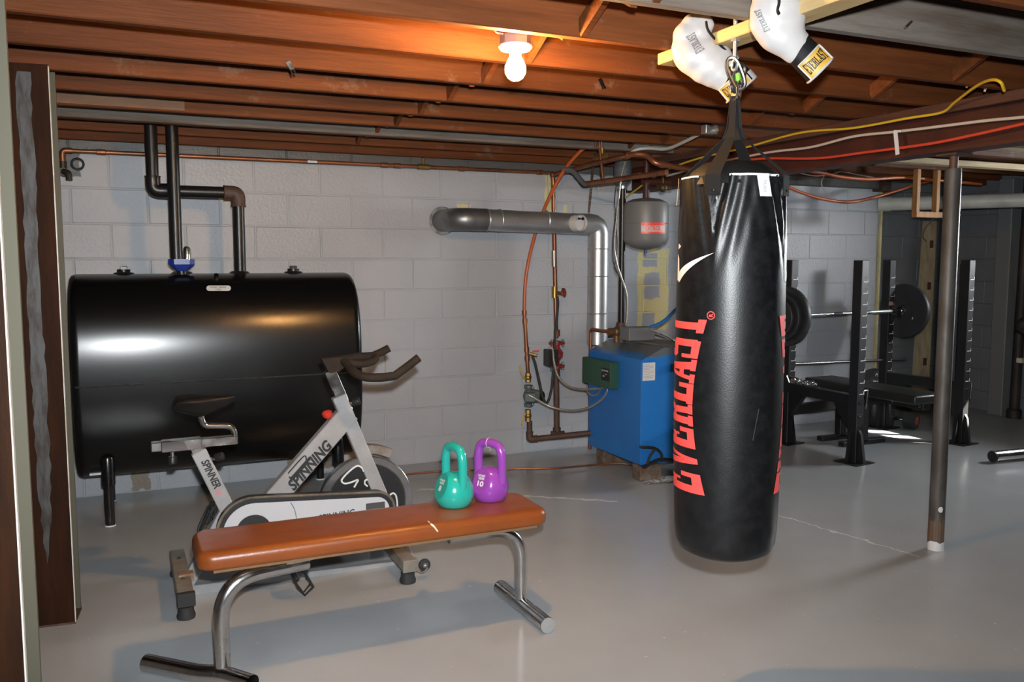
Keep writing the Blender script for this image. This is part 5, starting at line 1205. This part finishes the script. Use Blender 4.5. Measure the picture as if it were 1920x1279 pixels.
# barbell with plates
by, bz = 5.00, .975
bo = V((4.60, by-.0, bz)); bd = rx_
cL, cR = V((4.52, 4.985, bz)), V((5.86, 5.145, bz))
bd = (cR-cL).normalized()
t = thing('barbell', 'chrome barbell resting on the hooks of the black rack', 'barbell', (5.19, 5.06, bz-.02))
bo_ = G().tube([cL-bd*.02, cR+bd*.02], .0142, 14).build('shaft', CHROME, t)
for c, s_ in ((cL, -1), (cR, 1)):
    G().cyl(c, c+bd*s_*.33, .0245, 18).build('sleeve', CHROME, t)
    G().cyl(c-bd*s_*.02, c+bd*s_*.004, .036, 18).build('collar', CHROME, t)
for u0, u1, m in ((.10, .30, GALV), (.36, .44, mat('taped_grip', (.03, .03, .03), .6)), (.56, .64, MATS['taped_grip']), (.70, .90, GALV)):
    G().cyl(cL.lerp(cR, u0), cL.lerp(cR, u1), .0150, 14).build('knurling', m, bo_)
def plate(label, c, r, th, d, holes=True):
    t = thing('weight_plate', label, 'weight plate', c-UP*r, 'plates on the barbell')
    G().lathe([(.026, -th*.5), (.055, -th*.5), (.06, -th*.32), (r*.80, -th*.32), (r*.86, -th*.5), (r-.004, -th*.5), (r, -th*.35), (r, th*.35), (r-.004, th*.5), (r*.86, th*.5), (r*.80, th*.32), (.06, th*.32), (.055, th*.5), (.026, th*.5), (.026, -th*.5)], c, d, 48).build('disc', IRON_PLATE, t)
    G().lathe([(.0255, -th*.52), (.034, -th*.52), (.034, th*.52), (.0255, th*.52)], c, d, 24).build('steel_hub', CHROME, t)
    sd, u, _ = frame_of(d)
    if holes: G().lathe([(0, 0), (.012, 0), (.012, .006), (0, .008)], c-d*(th*.33)+sd*.085-u*.06, -d, 12).build('grip_plug', CHROME, t)
    return t
plate('large black iron plate on the far end of the barbell', cR+bd*.035, .222, .045, bd)
plate('large black iron plate beside the punching bag on the barbell', cL-bd*.035, .222, .045, -bd)
plate('smaller grey plate outside the large one beside the punching bag', cL-bd*.085, .180, .035, -bd)
plate('smallest grey plate on the barbell end behind the punching bag', cL-bd*.125, .150, .030, -bd)

# flat bench in the rack
t = thing('rack_bench', 'long black padded bench standing inside the power rack', 'bench', (5.08, 4.72, 0))
pd = [onZ(1522, 713, .45), onZ(1548, 703, .45), onZ(1757, 739, .45), onZ(1709, 746, .45)]
ya = (pd[3]-pd[0]).normalized(); 
ctr = V((5.085, 4.72, .43)); G().box(ctr, (.30, 1.06, .065), b=.016, seg=3).build('pad', mat('black_vinyl', (.014, .0135, .013), .38), t, smooth=50)
G().box((5.085, 4.72, .375), (.07, 1.0, .05), b=.003).build('spine', RACK, t)
for y in (4.78, 5.00):
    G().box((5.085, y, .19), (.06, .06, .34), b=.003).build('leg', RACK, t); G().box((5.085, y, .018), (.42, .06, .036), b=.003).build('foot_bar', RACK, t)
for y in (4.25, 4.48, 5.0): G().lathe([(0, .006), (.010, .005), (.011, 0)], (5.048, y, .375), (-1, 0, 0), 10).build('bolt', CHROME, t)
# dumbbell on the floor, slam ball, chain on the rail
dc_ = onZ(1685, 785, .075); dd = V((.35, -.94, 0)).normalized()
t = thing('dumbbell', 'black dumbbell with a red handle end on the floor under the rack bench', 'dumbbell', V((dc_.x, dc_.y, 0)))
hexa = lambda c, r: [c+(V((-dd.y, dd.x, 0))*math.cos(math.pi/3*i)+UP*math.sin(math.pi/3*i))*r for i in range(6)]
for s_ in (-1, 1): G().prism(hexa(V((dc_.x, dc_.y, .075))+dd*(s_*.10-.045), .075), dd*.09).build('head', RUBBER, t, smooth=0)
G().cyl(V((dc_.x, dc_.y, .075))-dd*.09, V((dc_.x, dc_.y, .075))+dd*.09, .016, 12).build('handle', CHROME, t)
G().lathe([(0, 0), (.035, 0), (.035, .003), (0, .003)], V((dc_.x, dc_.y, .075))+dd*.145, dd, 20).build('red_end_disc', mat('faded_red', (.35, .06, .035), .6), t)
sb = onY(1641, 722, 5.36); t = thing('slam_ball', 'grey rubber slam ball with a white emblem behind the rack bench', 'ball', V((sb.x, 5.36, 0)))
bR = .135; bc_ = V((sb.x, 5.36, .34))
G().sphere(bc_, bR, 32).build('ball', mat('grey_rubber', (.045, .047, .05), .55), t)
G().lathe([(.12, 0), (.125, .02), (.07, .10), (.06, .215), (.085, .235)], (bc_.x, bc_.y, 0), n=24).build('stand', RACK, t)
def on_ball(px, py):
    r = ray(px, py).normalized(); o = C0-bc_; b_ = o.dot(r); c_ = o.dot(o)-(bR+.0015)**2; return C0+r*(-b_-math.sqrt(max(b_*b_-c_, 0)))
bpx = 1643; 
for q in ([(bpx-6, 716), (bpx-1, 703), (bpx+1, 716)], [(bpx+2, 716), (bpx+2, 703), (bpx+7, 716)], [(bpx-2, 702), (bpx+2, 700), (bpx+3, 703)]):
    G().add([on_ball(*k) for k in q], [(0, 1, 2)]).build('white_emblem', WHITE, t, smooth=0)
g0 = RP4['rl'].lerp(RP4['fl'], .22)+UP*.468
g = G(); random.seed(3)
for i in range(64):
    c = g0+V((random.gauss(0, .022), random.gauss(0, .055)-.03, abs(random.gauss(0, .012))+.010)); ax = V((random.uniform(-1, 1), random.uniform(-1, 1), random.uniform(-1, 1))).normalized()
    g.torus(c, ax, .011, .0026, 10, 5)
t = g.build('steel_chain', CHROME, label='heap of bright steel chain on the side rail of the rack', cat='chain', kind='stuff')
p = g0+V((.0, .09, .0)); 
G().tube(fillet([p+V((-.02, .02, .005)), p+V((-.03, .04, .06)), p+V((.04, 0, .035)), p+V((.05, -.03, .005))], .01), .004, 8).build('spring_clip', CHROME, label='bright wire spring collar lying beside the chain heap', cat='collar')

# ------------------------------------------------------------------ right-hand corner
# white drain pipe with wooden hanger
A, Bp = V((6.05, 5.60, 1.872)), V((6.67, 4.70, 1.872)); dr_ = (Bp-A).normalized()
t = thing('drain_pipe', 'thick off-white plastic drain pipe hanging below the ceiling', 'pipe', (A+Bp)/2)
G().tube([A, A+dr_*1.98], .058, 28).build('pipe', PVC, t)
G().tube([A-dr_*.0, A+dr_*.10], .064, 28).build('coupling', PVC, t)
t = thing('pipe_hanger', 'tan wooden U-shaped hanger around the white drain pipe', 'hanger', onY(1726, 410, 4.95))
HY = 5.02
for x0 in (1707, 1744): 
    a_, b_ = onY(x0, 300, HY), onY(x0, 402, HY); b_.x = a_.x; G().box((a_.x, HY-.07, (2.10+b_.z)/2), (.036, .045, 2.10-b_.z), b=.002).build('hanger_leg', WOOD_TAN, t)
a_, b_ = onY(1700, 403, HY), onY(1750, 403, HY); G().box(((a_.x+b_.x)/2, HY-.07, a_.z), (b_.x-a_.x, .05, .045), b=.002).build('hanger_bottom', WOOD_TAN, t)
cable('bell_wire', 'short black wire hanging below the wooden pipe hanger', [onY(x, y, 4.95) for x, y in ((1746, 406), (1752, 408), (1741, 420), (1733, 432), (1731, 445), (1737, 453))], .004, RUBBER, 6, 'wire')
# leaning plank
q = [onY(1734, 415, YR-.10), onY(1757, 415, YR-.10), onY(1744, 726, YR-.16), onY(1714, 726, YR-.16)]
t = thing('leaning_plank', 'old yellowish plank leaning in the dark corner behind the rack', 'plank', V((q[3].x, q[3].y, 0)))
q[2].z = q[3].z = 0.0; q[2].x -= .02; q[3].x -= .02
pl = G().prism(q, (0, .022, 0)).build('board', mat('yellow_old_board', (.40, .33, .19), .75, col2=(.26, .20, .12), ns=8, nd=6, stretch=(2, 2, .6)), t)
for f_ in (.34, .95*.78, .12): 
    c = (q[0]*(1-f_)+q[3]*f_)*.35+(q[1]*(1-f_)+q[2]*f_)*.65; G().box(c+V((0, -.001, 0)), (.045, .004, .07), b=.001).build('brown_stain', mat('stain_red_brown', (.07, .022, .014), .8), pl)
# black stack pipe on the right wall
t = thing('soil_stack', 'dark iron pipe standing against the right hand wall', 'pipe', (7.15, 5.03, 0))
G().tube([(7.15, 5.03, .02), (7.15, 5.01, 2.09)], .042, 18).build('pipe', mat('dark_stack', (.022, .015, .012), .6, col2=(.04, .026, .018), ns=6), t)
G().lathe([(0, 0), (.062, 0), (.062, .07), (.045, .09)], (7.15, 5.03, 0), n=18).build('hub', MATS['dark_stack'], t)
# exercise machine cut by the picture edge
e0, e1 = onZ(1862, 856, .045), onZ(1925, 850, .045); ed = (e1-e0).normalized()
t = thing('weight_machine', 'exercise machine with chrome floor tube and black pad next to the rack', 'exercise machine', V((e1.x+.4, e1.y, 0)))
ft = G().tube([e0, e0+ed*.95], .038, 22).build('floor_tube', CHROME, t)
G().lathe([(0, 0), (.037, 0), (.040, .012), (.040, .02), (0, .02)], e0+ed*.012, -ed, 20).build('end_cap', BLACK_PLASTIC, ft)
u_ = e0+ed*.85; ut = V((6.85, 4.25, .70)); G().tube([u_, ut], .03, 16).build('upright', CHROME, t)
pc_ = onX(1922, 622, 6.72); G().box(pc_+V((.10, -.06, 0)), (.34, .34, .13), Euler((.5, .0, .4)).to_matrix(), b=.045, seg=4).build('pad', MATS['black_vinyl'], t, smooth=60)
G().tube([ut, pc_+V((.10, -.06, -.03))], .025, 14).build('pad_support', BLACK_IRON, t)
pw = onX(1912, 676, 6.72); G().box(pw+V((.06, 0, 0)), (.14, .05, .04), b=.003).build('pale_grip', mat('pale_foam', (.55, .50, .40), .7), t)

# PEX loops and cables right of the bag
cable('pex_loop', 'orange plastic hose sagging across the wall right of the bag', [onY(x, y, 5.30) for x, y in ((1440, 325), (1462, 341), (1490, 356), (1530, 370), (1570, 377.5), (1600, 378), (1640, 370), (1680, 358), (1720, 345), (1760, 335))], .0125, PEX, 12, 'hose', 5)
cable('pex_loop', 'upper orange plastic hose strung below the joists right of the bag', [onY(x, y, 5.0) for x, y in ((1500, 318), (1540, 324), (1580, 332), (1630, 336), (1700, 333), (1780, 340), (1840, 345))], .0125, PEX, 12, 'hose', 5)
cable('thin_cable', 'thin white wire curling down behind the orange hoses', [onY(x, y, 5.35) for x, y in ((1500, 325), (1530, 330), (1560, 326), (1580, 322), (1610, 328), (1640, 333))], .004, Wh, 6, 'wire')
cable('thin_cable', 'thin white wire loop hanging in front of the wall behind the orange hose', [onY(x, y, 5.38) for x, y in ((1552, 316), (1545, 330), (1540, 343), (1545, 356), (1555, 366), (1570, 374))], .004, Wh, 6, 'wire')
# grey sill timber on top of the light wall, pale joists at the far right
G().box((5.2, D-.02, 2.035), (1.75, .10, .075), b=.004).build('sill_timber', mat('grey_sill', (.10, .095, .09), .8, col2=(.06, .055, .05), ns=6), ceiling)
G().box((XE-.06, D-.05, 2.03), (.10, .12, .11)).build('sill_block', WOOD_DARK, ceiling)
for y in (3.55, 4.36): G().box((5.45, y, 2.072), (3.5, .09, .04), b=.003).build('pale_furring', mat('pale_furring', (.50, .38, .20), .7, col2=(.36, .26, .13), ns=5, stretch=(.8, 8, 8)), ceiling)
